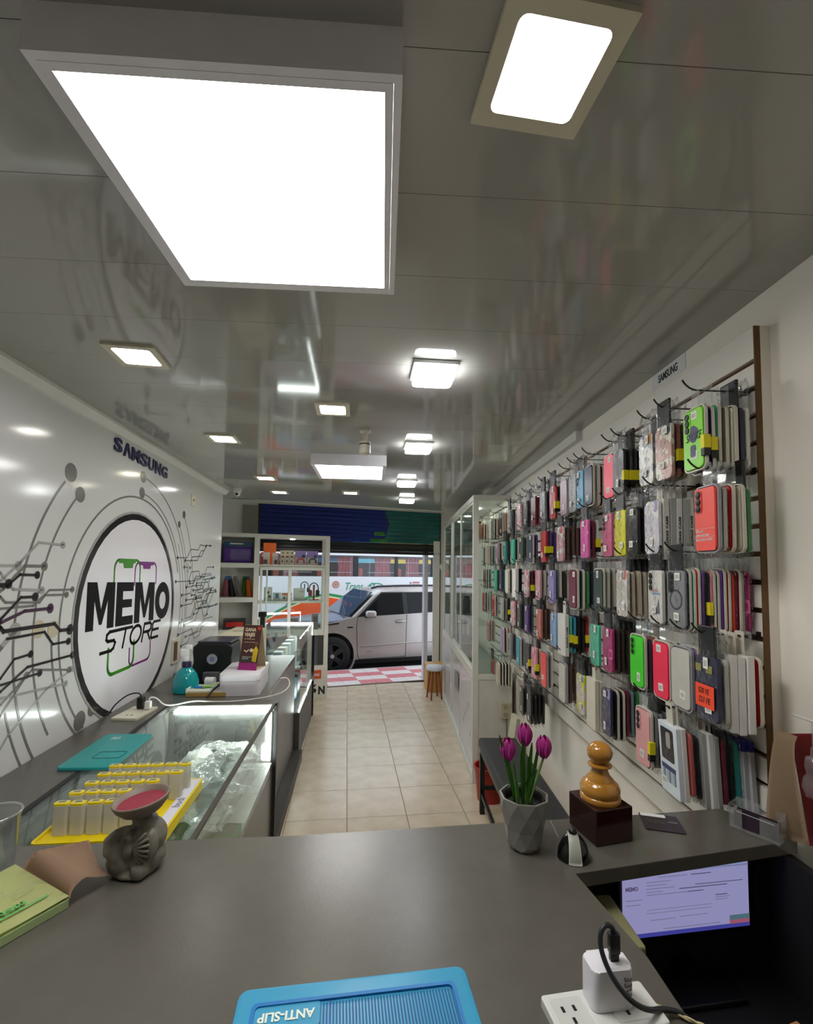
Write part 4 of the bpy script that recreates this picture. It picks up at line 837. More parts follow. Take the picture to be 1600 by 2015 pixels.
PAL = dict(lime='8fe04a', mint='4cc3a0', teal='2f8c86', darkblue='2a2560', taupe='8f887a', cream='d9d3c0', navy='262a45', white='e4e2de', rosegold='b98f80', dustyrose='9c5f58', olive='6f7350', clear='c2c0b6', darkgrey='3f4146', black='141417', hotpink='f5224f', pink='ef9cab', maroon='6e1f35', brown='5b4237', blue='3f9cc4', grey='8a8d8c', mauve='a58593', darkgreen='2f4038', red='c41f22', silver='7d8088', whitepink='e3cccb', rose='c0605c', coral='ef5a50', yellow='e0dc2c', dustypink='cf6386', brightpink='ef6ab8', palepink='dba6ab', purple='5b3a85', darkred='7c1418', brownred='7a3b34', slate='4a525e', sage='a9b39a', lavender='9a8fd0', darkbrown='3c2f2a', green='3c8a4f', greyblue='7f93a0', skyblue='8fb0d8', salmon='d37a6c', magenta='b0246f', limegreen='43d41f', orangered='d8402a', gold='c08a3a', violet='9a5aa8', plum='43283f', tealblue='4f97ad', lilac='a898c4', softpink='e0a3a3', beige='c9bda8', bluegrey='6f7f92', stone='b5b3aa')
def MC(c): return P('case_'+c, PAL[c], .3, var=.05, scale=20, spec=.35)
MPRT = {}
def printed(c1, c2, c3):
    n = 'print_%s_%s' % (c1, c2)
    if n in MATS: return MATS[n]
    m = P(n, PAL[c1], .25, var=.0); nt = m.node_tree; b = nt.nodes['Principled BSDF']
    tc = nt.nodes.new('ShaderNodeTexCoord'); v = nt.nodes.new('ShaderNodeTexVoronoi'); v.inputs['Scale'].default_value = 42
    nt.links.new(tc.outputs['Object'], v.inputs['Vector'])
    nz = nt.nodes.new('ShaderNodeTexNoise'); nz.inputs['Scale'].default_value = 26; nt.links.new(tc.outputs['Object'], nz.inputs['Vector'])
    r = nt.nodes.new('ShaderNodeValToRGB'); r.color_ramp.interpolation = 'CONSTANT'
    r.color_ramp.elements[0].color = (*lin(PAL[c1]), 1); r.color_ramp.elements[1].position = .52; r.color_ramp.elements[1].color = (*lin(PAL[c2]), 1)
    e = r.color_ramp.elements.new(.66); e.color = (*lin(PAL[c3]), 1)
    nt.links.new(nz.outputs['Fac'], r.inputs[0]); nt.links.new(r.outputs[0], b.inputs['Base Color']); return m
RNAME = {1: 'top', 2: 'second', 3: 'third', 4: 'fourth', 5: 'fifth', 6: 'lowest'}
HZ = {1: 2.141, 2: 1.930, 3: 1.726, 4: 1.518, 5: 1.300, 6: 1.015}
prnd = random.Random(11)
SPECIAL = {}
def pack(kind, c, s, d, z, row, hook, k, w=1., h=1., front=False, name=None, tilt=0, yaw=0, dz=0, label=None, dep=1):
    isbox = kind == 'X'
    cn = (name or c)
    lb = label or '%s %s, %s on its hook, %s row, %s hook from near end' % (cn, {'B': 'blister case', 'G': 'bagged case', 'X': 'boxed case', 'P': 'bagged case'}[kind], 'front' if k == 0 else ORD[k+1], RNAME[row], ORD[hook] if hook < len(ORD) else str(hook))
    t = thing('boxed_phone_case' if isbox else 'phone_case', lb, 'box' if isbox else 'phone case', RW(s, d, z+dz), 0, 'phone cases on the slat wall, %s row' % RNAME[row])
    t.rotation_euler = (tilt, 0, math.atan2(rd[1], rd[0])+yaw); t.scale = (w, dep, h)
    if isbox:
        inst('carton', ME_BOX, MC(c), t); inst('hang_tab', ME_TAB, M_tray, t)
    else:
        m = MC(c) if kind != 'P' else SPECIAL[c]
        inst('case_shell', ME_SHELL, m, t)
        if kind == 'B':
            inst('blister_tray', ME_TRAY, M_trayg if c in ('clear', 'coral', 'mauve') else M_tray, t); inst('hang_tab', ME_TAB, M_acr, t)
        else:
            inst('clear_bag', ME_BAG[(k+hook) % 4], M_bag, t)
            q_ = prnd.random(); prnd.random()
            inst('header_flap', ME_TAB if q_ < .6 else ME_HEAD, M_acr if q_ < .4 else M_black, t)
    return t
def sticker(t, x, z, a=0, y=.0094, me=None):
    return place('price_sticker', me or ME_STK, t, FP @ T(x, z, y) @ RX(math.pi/2) @ RY(a))
def yellow_tag(t):
    place('yellow_tag', ME_TAGY, t); place('black_tag', ME_TAGK, t)
def lenses(t, m=None, y=.009, x=-.020, n=3, island=True):
    if island: inst('camera_island', ME_BUMP, m or M_black, t, T(-x, y, H0-.036))
    for q in range(n): place('lens', ME_LENS, t, T(-x, y+.0016, H0-.019-.017*q))
def flat(t, name, u0, u1, v0, v1, m, y=.0095, par=None):       # a print on the front, in case units
    return MB().b2(u0, u1, v0, v1, 0, .0006, FP @ T(0, H0-.079, y)).out(name, m, par or t)
# each hook: row, position along the wall, front distance, width/height factors, packs front to back (kind:colour[*n][^tag])
STACKS = [
 (1, 1.119, 'B:lime B:darkblue^ B:mint B:taupe B:cream G:navy G:white'), (1, 1.253, 'P:rosegold G:dustyrose^ G:olive^'), (1, 1.347, 'P:clear G:darkgrey'),
 (1, 1.527, 'G:black^*5'), (1, 1.600, 'B:hotpink B:pink'), (1, 1.780, 'B:navy B:cream B:maroon B:brown B:black'), (1, 1.870, 'G:blue G:grey'), (1, 2.055, 'B:mauve B:black B:darkgreen*2'),
 (1, 1.945, 'G:grey G:brown'), (1, 2.209, 'G:red^ G:darkgreen^'), (1, 2.37, 'G:silver G:navy G:olive'), (1, 2.54, 'G:maroon G:rose'), (1, 2.70, 'G:black G:grey'), (1, 2.86, 'P:whitepink X:grey*4'), (1, 3.12, 'G:grey G:navy'), (1, 3.39, 'B:black B:red*2 B:rose*2 B:navy*2 B:black'),
 (1, 3.71, 'B:grey B:black B:rose B:brown'), (1, 4.15, 'B:maroon B:red B:cream'),
 (2, 1.080, 'B:coral G:clear B:red B:cream G:green'), (2, 1.322, 'P:daisy X:kong X:greybox X:kong X:greybox X:kong'), (2, 1.440, 'G:black*3'), (2, 1.519, 'G:yellow'), (2, 1.619, 'G:dustypink'),
 (2, 1.827, 'G:brightpink G:maroon G:white^'), (2, 2.110, 'P:palepink G:brown*5'), (2, 2.36, 'G:red^ G:purple^ G:purple'), (2, 2.608, 'B:slate G:purple'), (2, 2.80, 'G:darkgreen G:grey'), (2, 3.03, 'G:mint B:navy B:maroon G:darkred^ B:black'),
 (2, 3.26, 'G:teal G:black'), (2, 3.52, 'B:mauve B:brownred G:grey G:teal'), (2, 3.9, 'B:palepink B:beige B:tealblue'), (2, 4.2, 'B:white B:grey'),
 (3, 1.214, 'G:magsafe B:navy B:teal B:red G:purple G:black^ B:pink B:slate B:purple B:red G:orangered B:maroon G:clear G:magenta'), (3, 1.310, 'G:sail G:grey'), (3, 1.514, 'P:floral G:beige*5'),
 (3, 1.701, 'B:darkgreen B:sage B:grey*2'), (3, 1.955, 'B:maroon B:darkgreen G:green G:navy G:purple'), (3, 2.236, 'G:lavender B:grey G:darkbrown B:cream'), (3, 2.46, 'G:palepink G:clear'), (3, 2.695, 'P:palepink G:maroon^ B:darkred G:blue^ G:navy^ G:maroon'),
 (3, 2.958, 'X:white X:black'), (3, 3.19, 'B:cream B:olive'), (3, 3.39, 'G:navy G:blue'), (3, 3.60, 'G:mint B:black B:plum G:darkblue'), (3, 4.05, 'B:maroon B:teal*2'),
 (4, 1.090, 'G:note G:clear X:white*3 B:red'), (4, 1.196, 'B:clear B:violet B:olive G:brown'), (4, 1.290, 'B:hotpink B:sage'), (4, 1.423, 'B:limegreen G:plum B:rose'), (4, 1.627, 'G:magenta G:darkbrown*5'), (4, 1.735, 'G:mint'),
 (4, 2.08, 'X:kong G:mint^ G:blue^ G:black*2 G:red^ X:kong'), (4, 2.209, 'G:skyblue G:grey G:navy'), (4, 2.45, 'G:salmon G:brown*2'), (4, 2.69, 'G:purple G:slate'), (4, 2.86, 'G:darkgreen G:black'), (4, 3.02, 'P:whitepink B:red G:slate'), (4, 3.36, 'G:clear G:grey G:black^'), (4, 3.66, 'B:red G:grey'), (4, 4.1, 'B:red B:purple B:white*2'),
 (5, 1.240, 'X:window X:white G:rose G:black X:greybox X:white X:greybox G:maroon G:black G:teal X:bluetop X:bluetop'), (5, 1.395, 'B:softpink^ G:grey*4'), (5, 1.645, 'P:navyprint B:black*2 G:maroon G:greyblue G:green'), (5, 1.765, 'X:cream X:cream'),
 (5, 1.884, 'P:rainbow G:olive*2'), (5, 2.093, 'B:clear G:brown*3'), (5, 2.366, 'B:coral B:grey'), (5, 2.541, 'G:pink^ G:beige'), (5, 2.672, 'G:darkgrey^ G:black'), (5, 2.884, 'B:tealblue G:grey'), (5, 3.10, 'G:grey G:darkgrey'), (5, 3.358, 'B:lilac B:maroon B:red*2'), (5, 3.9, 'B:pink*2 B:softpink'),
 (6, 2.80, 'G:black*6'), (6, 2.64, 'G:black*4'), (6, 3.505, 'B:beige B:black*3 B:sage'), (6, 3.707, 'G:rose')]
PAL.update(kong='d8d6d0', greybox='a3a6a2', note='2c2c48', magsafe='85888a', window='dde6ee', bluetop='b9bcc0', daisy='d8d4dc', sail='dcdad2', floral='cfc9bd', navyprint='343252', rainbow='ded2cc', coralcard='ef5a50')
SPECIAL.update(rosegold=printed('rosegold', 'cream', 'slate'), clear=printed('clear', 'silver', 'gold'), whitepink=printed('whitepink', 'pink', 'white'), daisy=printed('daisy', 'white', 'lilac'), palepink=printed('palepink', 'white', 'hotpink'), floral=printed('floral', 'white', 'salmon'), navyprint=printed('navyprint', 'darkblue', 'lilac'), rainbow=printed('rainbow', 'yellow', 'skyblue'))
NICE = dict(clear='clear', kong='white', greybox='grey', note='dark printed', magsafe='frosted grey ring-backed', window='white windowed', bluetop='blue-topped grey', daisy='pale patterned', sail='white picture', floral='floral', navyprint='navy printed', rainbow='rainbow printed', whitepink='white and pink', rosegold='rose gold patterned', palepink='pale pink patterned', darkblue='dark blue', rose='rose', dustyrose='dusty rose', darkgrey='dark grey', hotpink='hot pink', darkgreen='dark green', darkred='dark red', brownred='brown red', brightpink='bright pink', dustypink='dusty pink', greyblue='grey blue', skyblue='sky blue', limegreen='lime green', orangered='orange red', darkbrown='dark brown', tealblue='teal blue', softpink='soft pink')
M_WIRE = P('hook_wire', '3a3835', .35, metal=.7)
counts = {}
for row, s, spec in STACKS:
    counts[row] = counts.get(row, 0)+1; hk = counts[row]
    seq = []
    for tok in spec.split():
        kind, c = tok.split(':'); n = 1
        if '*' in c: c, n = c.split('*'); n = int(n)
        tg = c.endswith('^'); c = c.rstrip('^')
        seq += [(kind, c, tg)]*n
    n = len(seq); hz = HZ[row]
    dF = .150 if not (row == 5 and s < 1.3) else .165
    drift = {(3, 1.214): .0050, (5, 1.240): .0078}.get((row, s), 0)
    far = s > 1.9
    step = min(.0185 if not far else .023, (dF-.022)/max(1, n))
    # hook wire in the groove
    t = thing('display_hook', 'dark wire hook, %s row, %s from the near end of the slat wall' % (RNAME[row], ORD[hk]), 'hook', RW(max(s, 1.104), .016, hz), math.atan2(rd[1], rd[0]), 'wire hooks in the slat wall')
    L = dF+.006
    MB().tube([(0, -.012, -.004), (0, .01, 0), (0, L-.03, .001), (0, L-.012, .004), (0, L+.004, .016), (0, L+.012, .028)], .0023, 6, 1).out('wire', M_WIRE, t, True)
    MB().b2(-.007, .007, -.0008, .0015, -.010, .008).out('back_plate', M_WIRE, t)
    for k, (kind, c, tg) in enumerate(seq):
        d = dF-step*k
        w_ = (1.0 if row != 6 else 1.1)*(1.12 if far else 1.03); h_ = (1.0 if row not in (5,) else 1.05)*(1.07 if far else 1.03)
        jit = prnd.uniform(-.004, .004) if k else 0
        tl = prnd.uniform(-.012, .012) if k else 0
        if step < .012: tl *= .3
        yw = prnd.uniform(-.02, .02)
        if row == 5 and s < 1.3: tl = -.05
        if row == 4 and s < 1.1 and kind == 'X': tl = .0
        dz = prnd.uniform(-.006, .002) if k else 0
        lbn = NICE.get(c, c)
        if tg: lbn += ' yellow-tagged'
        t = pack(kind, c, s+jit-drift*k, d, hz, row, hk, k, w_, h_, name=lbn, tilt=tl, yaw=yw, dz=dz, dep=min(1.25 if far else 1, step/(.0165 if kind != 'B' else .0125)))
        yb = .0094 if kind == 'B' else .0128
        if tg: yellow_tag(t)
        if k == 0 and kind in 'BGP':
            sticker(t, prnd.uniform(-.012, .018), H0-prnd.choice((.115, .12, .125)), prnd.uniform(-.1, .1), yb, prnd.choice((ME_STK, ME_STK2)))
            if prnd.random() < .5: sticker(t, prnd.uniform(-.01, .02), H0-.02, 0, yb, ME_STK2 if prnd.random() < .3 else ME_STK)
            if c in ('dustypink', 'limegreen', 'blue', 'softpink'): lenses(t, MC(c))
            if c in ('sail',): lenses(t, None, .009, -.02, 3, False)
        # particular fronts
        if c == 'coral' and row == 2:
            inst('card', MB().prism(rr(.070, .150, .006, 3), .0012, FX(.0092)).mesh('card', M_wht), P('coral_card', 'ef5a4e', .4), t)
            lenses(t, P('coral_dark', 'c9443c', .4), .0104)
            text('Silky and\nsoft-touch finish', M_wht, t, FP @ T(-.008, H0-.112, .0106), w=.045, h=.016); text('SILICONE COVER', M_wht, t, FP @ T(-.002, H0-.128, .0106), w=.058, h=.006)
            for z_ in (.102, .122): flat(t, 'rule', -.034, .034, .079-z_, .0795-z_, M_wht, .0104)
        if c == 'lime':
            pk_ = P('lime_print', '3a3566', .4)
            MB().prism([(.002+.016*math.cos(q*.5)*(1+.3*math.sin(q*2)), .012+.022*math.sin(q*.5)) for q in range(12)], .0008, FX(.0092)).out('print', pk_, t)
            text('SMOKE', M_txt, t, FX(.0096) @ T(.004, .006, 0), w=.06, h=.02, shear=.3)
            MB().prism(rr(.02, .03, .006, 3, 0, -.03), .0008, FX(.0092)).out('print', pk_, t); lenses(t, MC('lime'), .009)
            yellow_tag(t)
        if c == 'magsafe':
            lenses(t, M_dark, .009)
            MB().ring(circ(.027, 36), circ(.022, 36), .0008, FX(.0092) @ T(0, -.002, 0)).out('ring', P('ring_dark', '37383a', .4), t)
            MB().prism(rr(.007, .024, .003, 3, 0, -.052), .0008, FX(.0092)).out('stem', P('ring_dark', '37383a', .4), t)
        if c == 'sail':
            MB().prism([(.0, -.05), (.024, -.045), (.02, -.005)], .0008, FX(.0092)).out('print', P('sail_grey', '6c6e78', .4), t); flat(t, 'print', -.014, .026, .006, .012, P('sail_blue', '8aa0c8', .4), .0092); text('RELAX', P('sail_red', 'c98a88', .4), t, FX(.0096) @ T(.004, .018, 0), w=.034, h=.007)
        if c == 'note':
            flat(t, 'note', -.034, .030, -.045, .008, P('orange_note', 'ff4a1e', .45, emit=0), .0132)
            text('S20 FE', M_txt, t, FX(.0139) @ T(-.004, -.007, 0), w=.038, h=.013, shear=.2); text('S21 FE', M_txt, t, FX(.0139) @ T(-.002, -.028, 0), w=.04, h=.014, shear=.2)
            flat(t, 'print', -.036, -.016, .036, .054, P('note_olive', '8f8a45', .5), .0105); flat(t, 'print', .0, .022, .036, .054, P('note_olive', '8f8a45', .5), .0105)
        if c == 'magenta':
            MB().prism(rr(.026, .034, .006, 3, .030, -.012), .0022, FX(.0092)).out('clasp', P('clasp_pink', 'd66fa0', .4), t)
            MB().prism(rr(.016, .02, .004, 3, .030, -.012), .001, FX(.0114)).out('clasp_inner', MC('magenta'), t)
        if c == 'window':
            MB().prism(rr(.058, .080, .006, 3, -.002, .032), .0008, FX(.0147)).out('window', P('window_dark', '33303a', .15, var=.7, scale=60), t)
            MB().prism(rr(.020, .040, .008, 3, .004, .044), .0012, FX(.0152)).out('case_print', P('case_print_grey', 'a9a49c', .3), t)
            flat(t, 'stripe', -.034, .030, -.032, -.020, P('box_navy', '323a6a', .4), .0147)
            for q in range(8): flat(t, 'phone_print', -.033+.008*q, -.028+.008*q, -.062, -.033, P('phone_blue_%d' % (q % 3), ('8fb4c8', '5a5f70', 'b8c4c4')[q % 3], .4), .0147)
            sticker(t, -.026, H0-.142, 0, .0152)
        if c == 'kong' and k < 6 and (row == 2 or row == 4):
            text('KONG CASE', M_txt, t, Matrix(((0, 0, -1, -.0424), (0, -1, 0, .006), (-1, 0, 0, H0-.09), (0, 0, 0, 1))) @ T(0, 0, 0) @ RZ(math.pi), w=.085, h=.0065, bold=.03)
        if c == 'bluetop':
            MB().b2(-.0424, .0424, -.0024, .0149, H0-.018, H0+.0045).out('blue_band', P('box_blue', '2a2a7a', .4), t)
# ---------------------------------------------------------------- front counter
FZ = 1.08
fcn = thing('front_counter', 'dark grey L-shaped service counter in the foreground', 'counter', (-.3, .7, 0))
mi = T(.3, -.7, 0)
MB().prism([(-1.312, 1.016), (-1.272, .3), (.41, .3), (.416, .72), (.383, .915), (.405, 1.108), (-.2, 1.057)], .04, mi @ T(0, 0, FZ-.04), .002).out('main_top', M_grey, fcn)
MB().prism([(.3835, .9152), (.93, 1.011), (.935, 1.055), (.855, 1.148), (.642, 1.125), (.4055, 1.108)], .028, mi @ T(0, 0, FZ-.0285), .0015).out('wing_top', M_grey, fcn)
MB().prism([(-1.31, 1.0), (.40, 1.09), (.855, 1.135), (.855, 1.115), (.40, 1.07), (-1.31, .98)], FZ-.045, mi).out('front_panel', M_grey, fcn)
MB().b2(.37, .39, .30, .90, .0, FZ-.045, mi).out('side_panel', P('counter_inside_shade', '060505', .8), fcn)  # near-black colour stands in for the shade inside the counter
MB().b2(.39, .895, .35, 1.0665, .74, .765, mi).out('desk_board', P('desk_shade', '0c0b0b', .6), fcn)  # desk coloured near-black to paint in the shade under the wing
MB().b2(.895, .915, .35, 1.075, 0, FZ-.03, mi).out('end_panel', P('counter_inside_shade', '060505', .8), fcn)  # shade of the cavity put into the panel colour
MB().b2(.39, .895, 1.055, 1.066, .765, 1.04, mi).out('inner_panel', P('counter_inside_shade', '060505', .8), fcn)  # near-black lining, shade under the wing painted as its colour
for y0 in (.852,):
    MB().b2(.452, .486, .845, .98, .93, .995, mi, .004).b2(.452, .486, .845, .86, .88, .93, mi, .003).out('cable_tray', P('tray_olive', '8f8a63', .5), fcn)
    MB().b2(.39, .452, .86, .98, .955, .965, mi).out('tray_arm', P('tray_olive', '8f8a63', .5), fcn)
t = thing('monitor', 'computer monitor showing a pale spreadsheet page under the counter wing', 'monitor', (.688, 1.03, .765), .10)
MB().b2(-.165, .175, .005, .02, .095, .275, bev=.004).out('bezel', M_black, t)
MSC = EM('screen_lilac', (.33, .32, .58), .30)
MB().b2(-.155, .155, .001, .0052, .118, .272).out('screen', MSC, t)
MB().b2(-.155, .155, .0, .0045, .110, .118).out('task_bar', EM('screen_bar', (.05, .05, .30), .35), t)
KS = lambda n, c: EM('screen_'+n, c, .26)
TM = Matrix(((1, 0, 0, 0), (0, 0, -1, .0006), (0, 1, 0, 0), (0, 0, 0, 1)))
text('MEMO', KS('ink', (.12, .1, .2)), t, TM @ T(-.135, .213, 0), w=.03, h=.009, bold=.03)
for q, (x0, x1, z0, z1, c) in enumerate(((-.165, -.08, .226, .230, 'blue'), (-.08, .165, .224, .228, 'grey'), (.04, .15, .2245, .2295, 'blue'), (-.1, -.04, .205, .2065, 'grey'), (-.1, -.05, .198, .1995, 'grey'), (-.1, -.03, .191, .1925, 'grey'), (-.1, -.06, .184, .1855, 'grey'), (-.02, .10, .186, .1875, 'ink'), (.02, .14, .192, .1932, 'ink'), (.07, .10, .165, .1665, 'ink'), (.07, .105, .160, .1613, 'grey'), (.07, .1, .155, .1563, 'grey'), (-.155, -.08, .24, .25, 'blue'), (-.07, .0, .214, .2155, 'grey'), (.01, .06, .214, .2155, 'ink'), (-.1, .02, .178, .1795, 'grey'), (.0, .04, .178, .1795, 'ink'), (-.1, .06, .147, .148, 'grey'), (-.1, .06, .140, .141, 'grey'), (-.15, -.11, .17, .1715, 'grey'), (-.15, -.115, .16, .1615, 'grey'), (-.09, -.03, .125, .1263, 'grey'), (-.02, .05, .127, .1282, 'grey'), (-.06, .08, .105, .1063, 'grey'), (.105, .155, .108, .118, 'slate'), (.105, .155, .098, .108, 'rose'))):
    MB().b2(max(x0, -.155), min(x1, .155), .0002, .0012, z0+.018, z1+.018).out('screen_mark', KS(c, dict(blue=(.3, .42, .75), grey=(.24, .24, .42), ink=(.12, .1, .2), slate=(.1, .2, .25), rose=(.45, .12, .2))[c]), t)
MB().b2(-.09, .09, -.06, .06, 0, .012, bev=.004).b2(-.02, .02, .0, .02, .012, .05).out('stand', M_black, t)
t = thing('keyboard', 'black keyboard in the shadow under the counter wing', 'keyboard', (.70, .80, .766), .08)
MB().b2(-.19, .19, -.06, .06, 0, .016, bev=.004).out('body', M_black, t)
km = MB()
for r in range(5):
    for c in range(15): km.b2(-.182+.0243*c, -.162+.0243*c, -.052+.021*r, -.034+.021*r, .016, .021)
o = km.out('keys', P('key_black', '131315', .5), t); o['kind'] = 'stuff'
t = thing('sticky_note', 'orange sticky note lying on the dark desk', 'note', (.80, .885, .766), .25)
MB().grid(lambda u, v: Vector(((u-.5)*.06, (v-.5)*.05, .0005+.006*v*v)), 4, 6, .0006).out('sheet', P('note_orange', 'f0801e', .6), t)
MB().b2(.04, .06, .0, .04, .0, .004).out('pad_corner', P('note_pad_peach', 'e8a06a', .6), t)
# --- things on the counter
def at(x, y, rz=0, z=FZ+.0005): return (x, y, z)
t = thing('faceted_pot', 'silver faceted flower pot with three pink tulips', 'flower pot', at(.311, 1.004))
prof = [(.028, 0), (.036, .012), (.042, .045), (.049, .078), (.0525, .108)]; n = 9; b = MB(); rings = []
for k, (r, z) in enumerate(prof):
    rings.append([b.bm.verts.new((r*math.cos(2*math.pi*(i+.5*(k % 2))/n), r*math.sin(2*math.pi*(i+.5*(k % 2))/n), z)) for i in range(n)])
b.bm.faces.new(rings[0][::-1])
for k in range(len(rings)-1):
    A, B_ = rings[k], rings[k+1]; o_ = k % 2
    for i in range(n):
        j = (i+1) % n
        if not o_: b.bm.faces.new((A[i], A[j], B_[i])); b.bm.faces.new((A[j], B_[j], B_[i]))
        else: b.bm.faces.new((A[i], B_[j], B_[i])); b.bm.faces.new((A[i], A[j], B_[j]))
inner = [b.bm.verts.new((v.co.x*.93, v.co.y*.93, .1085)) for v in rings[-1]]; low = [b.bm.verts.new((v.co.x*.85, v.co.y*.85, .085)) for v in rings[-1]]
for i in range(n): j = (i+1) % n; b.bm.faces.new((rings[-1][i], rings[-1][j], inner[j], inner[i])); b.bm.faces.new((inner[i], inner[j], low[j], low[i]))
b.out('pot', P('pot_silver', '9a9993', .34, metal=.5), t)
MB().lathe([(.044, .10), (.042, .105), (.040, .10), (.040, .088), (0, .090)], 20).out('liner', P('pot_liner', '15140f', .7, bump=.4, bscale=80), t)
MST = P('tulip_green', '3f7a22', .5, var=.25, scale=40); MPT = P('tulip_pink', 'bb3593', .5, var=.22, scale=25)
for (x, y, h, bx, by) in ((-.034, .004, .182, -.012, 0), (.006, .012, .210, .006, .004), (.044, .0, .188, .012, 0)):
    st_ = MB().tube([(bx, by, .088), ((bx+x)/2*.9, (by+y)/2, h*.7), (x, y, h)], .0026, 6, 2).out('stem', P('stem_green', '6a8a48', .5), t, True)
    for q in range(6):
        a = 2*math.pi*q/6; R = .0170 if q % 2 else .0152
        def f(u, v, a=a, R=R):
            r = R*math.sin(math.pi*(.08+.80*v))**.7; wv = (u-.5)*1.5*math.sin(math.pi*min(1, .12+.86*v))**.6
            return Vector((x+r*math.cos(a+wv), y+r*math.sin(a+wv), h-.004+.047*v))
        MB().grid(f, 6, 8, .0006).out('petal', MPT, st_, True)
for (x0, y0, x1, y1, h, wd) in ((-.020, .0, -.055, -.005, .235, .0085), (-.014, -.008, -.026, -.012, .185, .006), (-.004, -.004, -.010, -.014, .205, .007), (0, .004, -.002, .0, .225, .0085), (.008, -.006, .004, -.02, .195, .007), (.010, .006, .020, .006, .215, .0085), (.014, .0, .033, -.004, .22, .008), (-.012, .006, .014, -.03, .17, .005), (.016, .004, .052, .006, .20, .006), (.004, -.01, .012, -.012, .15, .006)):
    def f(u, v, a=(x0, y0, x1, y1, h, wd)):
        x0, y0, x1, y1, h, wd = a; k = v**1.35
        ww = wd*(.55+.45*math.sin(math.pi*min(1, v*.95)))*(1 if v < .9 else max(.35, (1-v)/.1))
        return Vector((x0+(x1-x0)*k+(u-.5)*ww, y0+(y1-y0)*k-.12*abs(u-.5)*ww, .086+(h-.086)*v))
    MB().grid(f, 4, 12, .0012).out('leaf', MST, t, True)
t = thing('toy_dome', 'black and white striped dome gadget with black knob beside the pot', 'gadget', at(.402, .967), -.22)
def dome(u, v): return Vector((.033*math.sin(v*math.pi/2)*math.cos(u*2*math.pi), .031*math.sin(v*math.pi/2)*math.sin(u*2*math.pi), .047*math.cos(v*math.pi/2)))
b = MB(); b.lathe([(0, .047)]+[(.033*math.sin(q*math.pi/16), .047*math.cos(q*math.pi/16)) for q in range(1, 9)]+[(.031, -0.0), (0, 0)], 32); b.out('body', P('dome_black', '0c0c0f', .15), t, True, angle=60)
b = MB(); b.grid(lambda u, v: Vector(((u-.5)*.023*(1.15-.25*math.sin(math.pi*v)), -.0332*math.cos(math.pi*v)*math.sqrt(max(.05, 1-(((u-.5)*.023)/.033)**2)), .0005+.0476*math.sin(math.pi*v)*math.sqrt(max(.05, 1-(((u-.5)*.023)/.033)**2)))), 8, 24, .0008); b.out('white_band', P('dome_white', 'd9dccf', .25), t, True)
MB().sph((0, 0, .050), (.0085, .0085, .007)).out('knob', M_black, t, True)
t = thing('pawn_trophy', 'large varnished wooden chess pawn on a dark wood block', 'ornament', at(.502, 1.052), .22)
MB().b2(-.047, .047, -.047, .050, 0, .074, bev=.002).out('block', P('dark_wood', '2c1310', .12, var=.2, scale=6), t)
pp = [(0, .0745), (.043, .0745), (.044, .080), (.043, .086), (.040, .088), (.0425, .093), (.043, .103), (.039, .114), (.031, .122), (.029, .1235), (.029, .126), (.022, .134), (.0175, .146), (.0155, .153), (.022, .155), (.026, .158), (.0262, .1605), (.022, .163), (.0155, .165), (.017, .168)]
pp += [(.0275*math.cos(math.radians(a)), .190+.0275*math.sin(math.radians(a))) for a in range(-50, 91, 10)]
pp[-1] = (0, .2175)
pp = [(r, .0745+(z-.0745)*.88) for r, z in pp]
MB().lathe(pp, 40).out('pawn', P('varnished_wood', 'b07a2c', .16, var=.22, scale=9, spec=.7), t, True, angle=50)
t = thing('gift_card', 'dark purple card with white edge lying beside the pawn block', 'card', at(.665, 1.085), -.30)
MB().prism(rr(.085, .075, .004, 3), .001, I4).out('card', P('card_plum', '2b1c2a', .4), t)
MB().prism(rr(.055, .014, .002, 2, -.012, .030), .0005, T(0, 0, .001)).out('white_strip', M_wht, t)
for q in range(3): MB().prism(rr(.010, .018, .002, 2, -.026+.014*q, .0), .0003, T(0, 0, .001)).out('print', P('card_olive', '3a3c30', .5), t)
MB().prism(rr(.02, .005, .001, 2, .026, .006), .0003, T(0, 0, .001)).out('print', P('card_mauve', '7a6a78', .5), t)
t = thing('card_holder', 'clear acrylic holder with dark business cards at the right of the counter', 'card holder', at(.862, 1.040), -1.02)
a = MB(); a.b2(-.048, .048, -.022, -.0195, 0, .052).out('back_wall', M_acr, t) if False else None
MB().b2(-.048, .048, .0195, .022, 0, .056).out('back_wall', M_acr, t); MB().b2(-.048, -.0455, -.022, .0195, 0, .052).out('end_wall', M_acr, t); MB().b2(.0455, .048, -.022, .0195, 0, .052).out('end_wall', M_acr, t)
MB().b2(-.0455, .0455, -.022, .0195, 0, .0025).out('floor', M_acr, t); MB().b2(-.0455, -.022, -.022, -.0195, .0025, .045).out('front_lip', M_acr, t); MB().b2(.012, .0455, -.022, -.0195, .0025, .045).out('front_lip', M_acr, t)
for q in range(6):
    c = thing('business_card', 'dark plum business card, %s in the acrylic holder' % ORD[q+1], 'card', at(0, 0, 0, 0), 0, 'business cards in the holder')
    c.matrix_world = T(.862, 1.040, FZ+.003) @ RZ(-1.02) @ T(0, -.012+.0035*q, .0005) @ RX(-.18)
    MB().b2(-.042, .042, -.0005, .0005, 0, .030+.0008*q).out('card', P('card_plum', '2b1c2a', .4), c)
    if q == 1: MB().b2(-.04, .034, -.0009, -.0005, .0262, .030).out('white_edge', M_wht, c)
t = thing('tent_card', 'red and kraft cardboard display standing at right edge of counter', 'display', at(.922, 1.008))
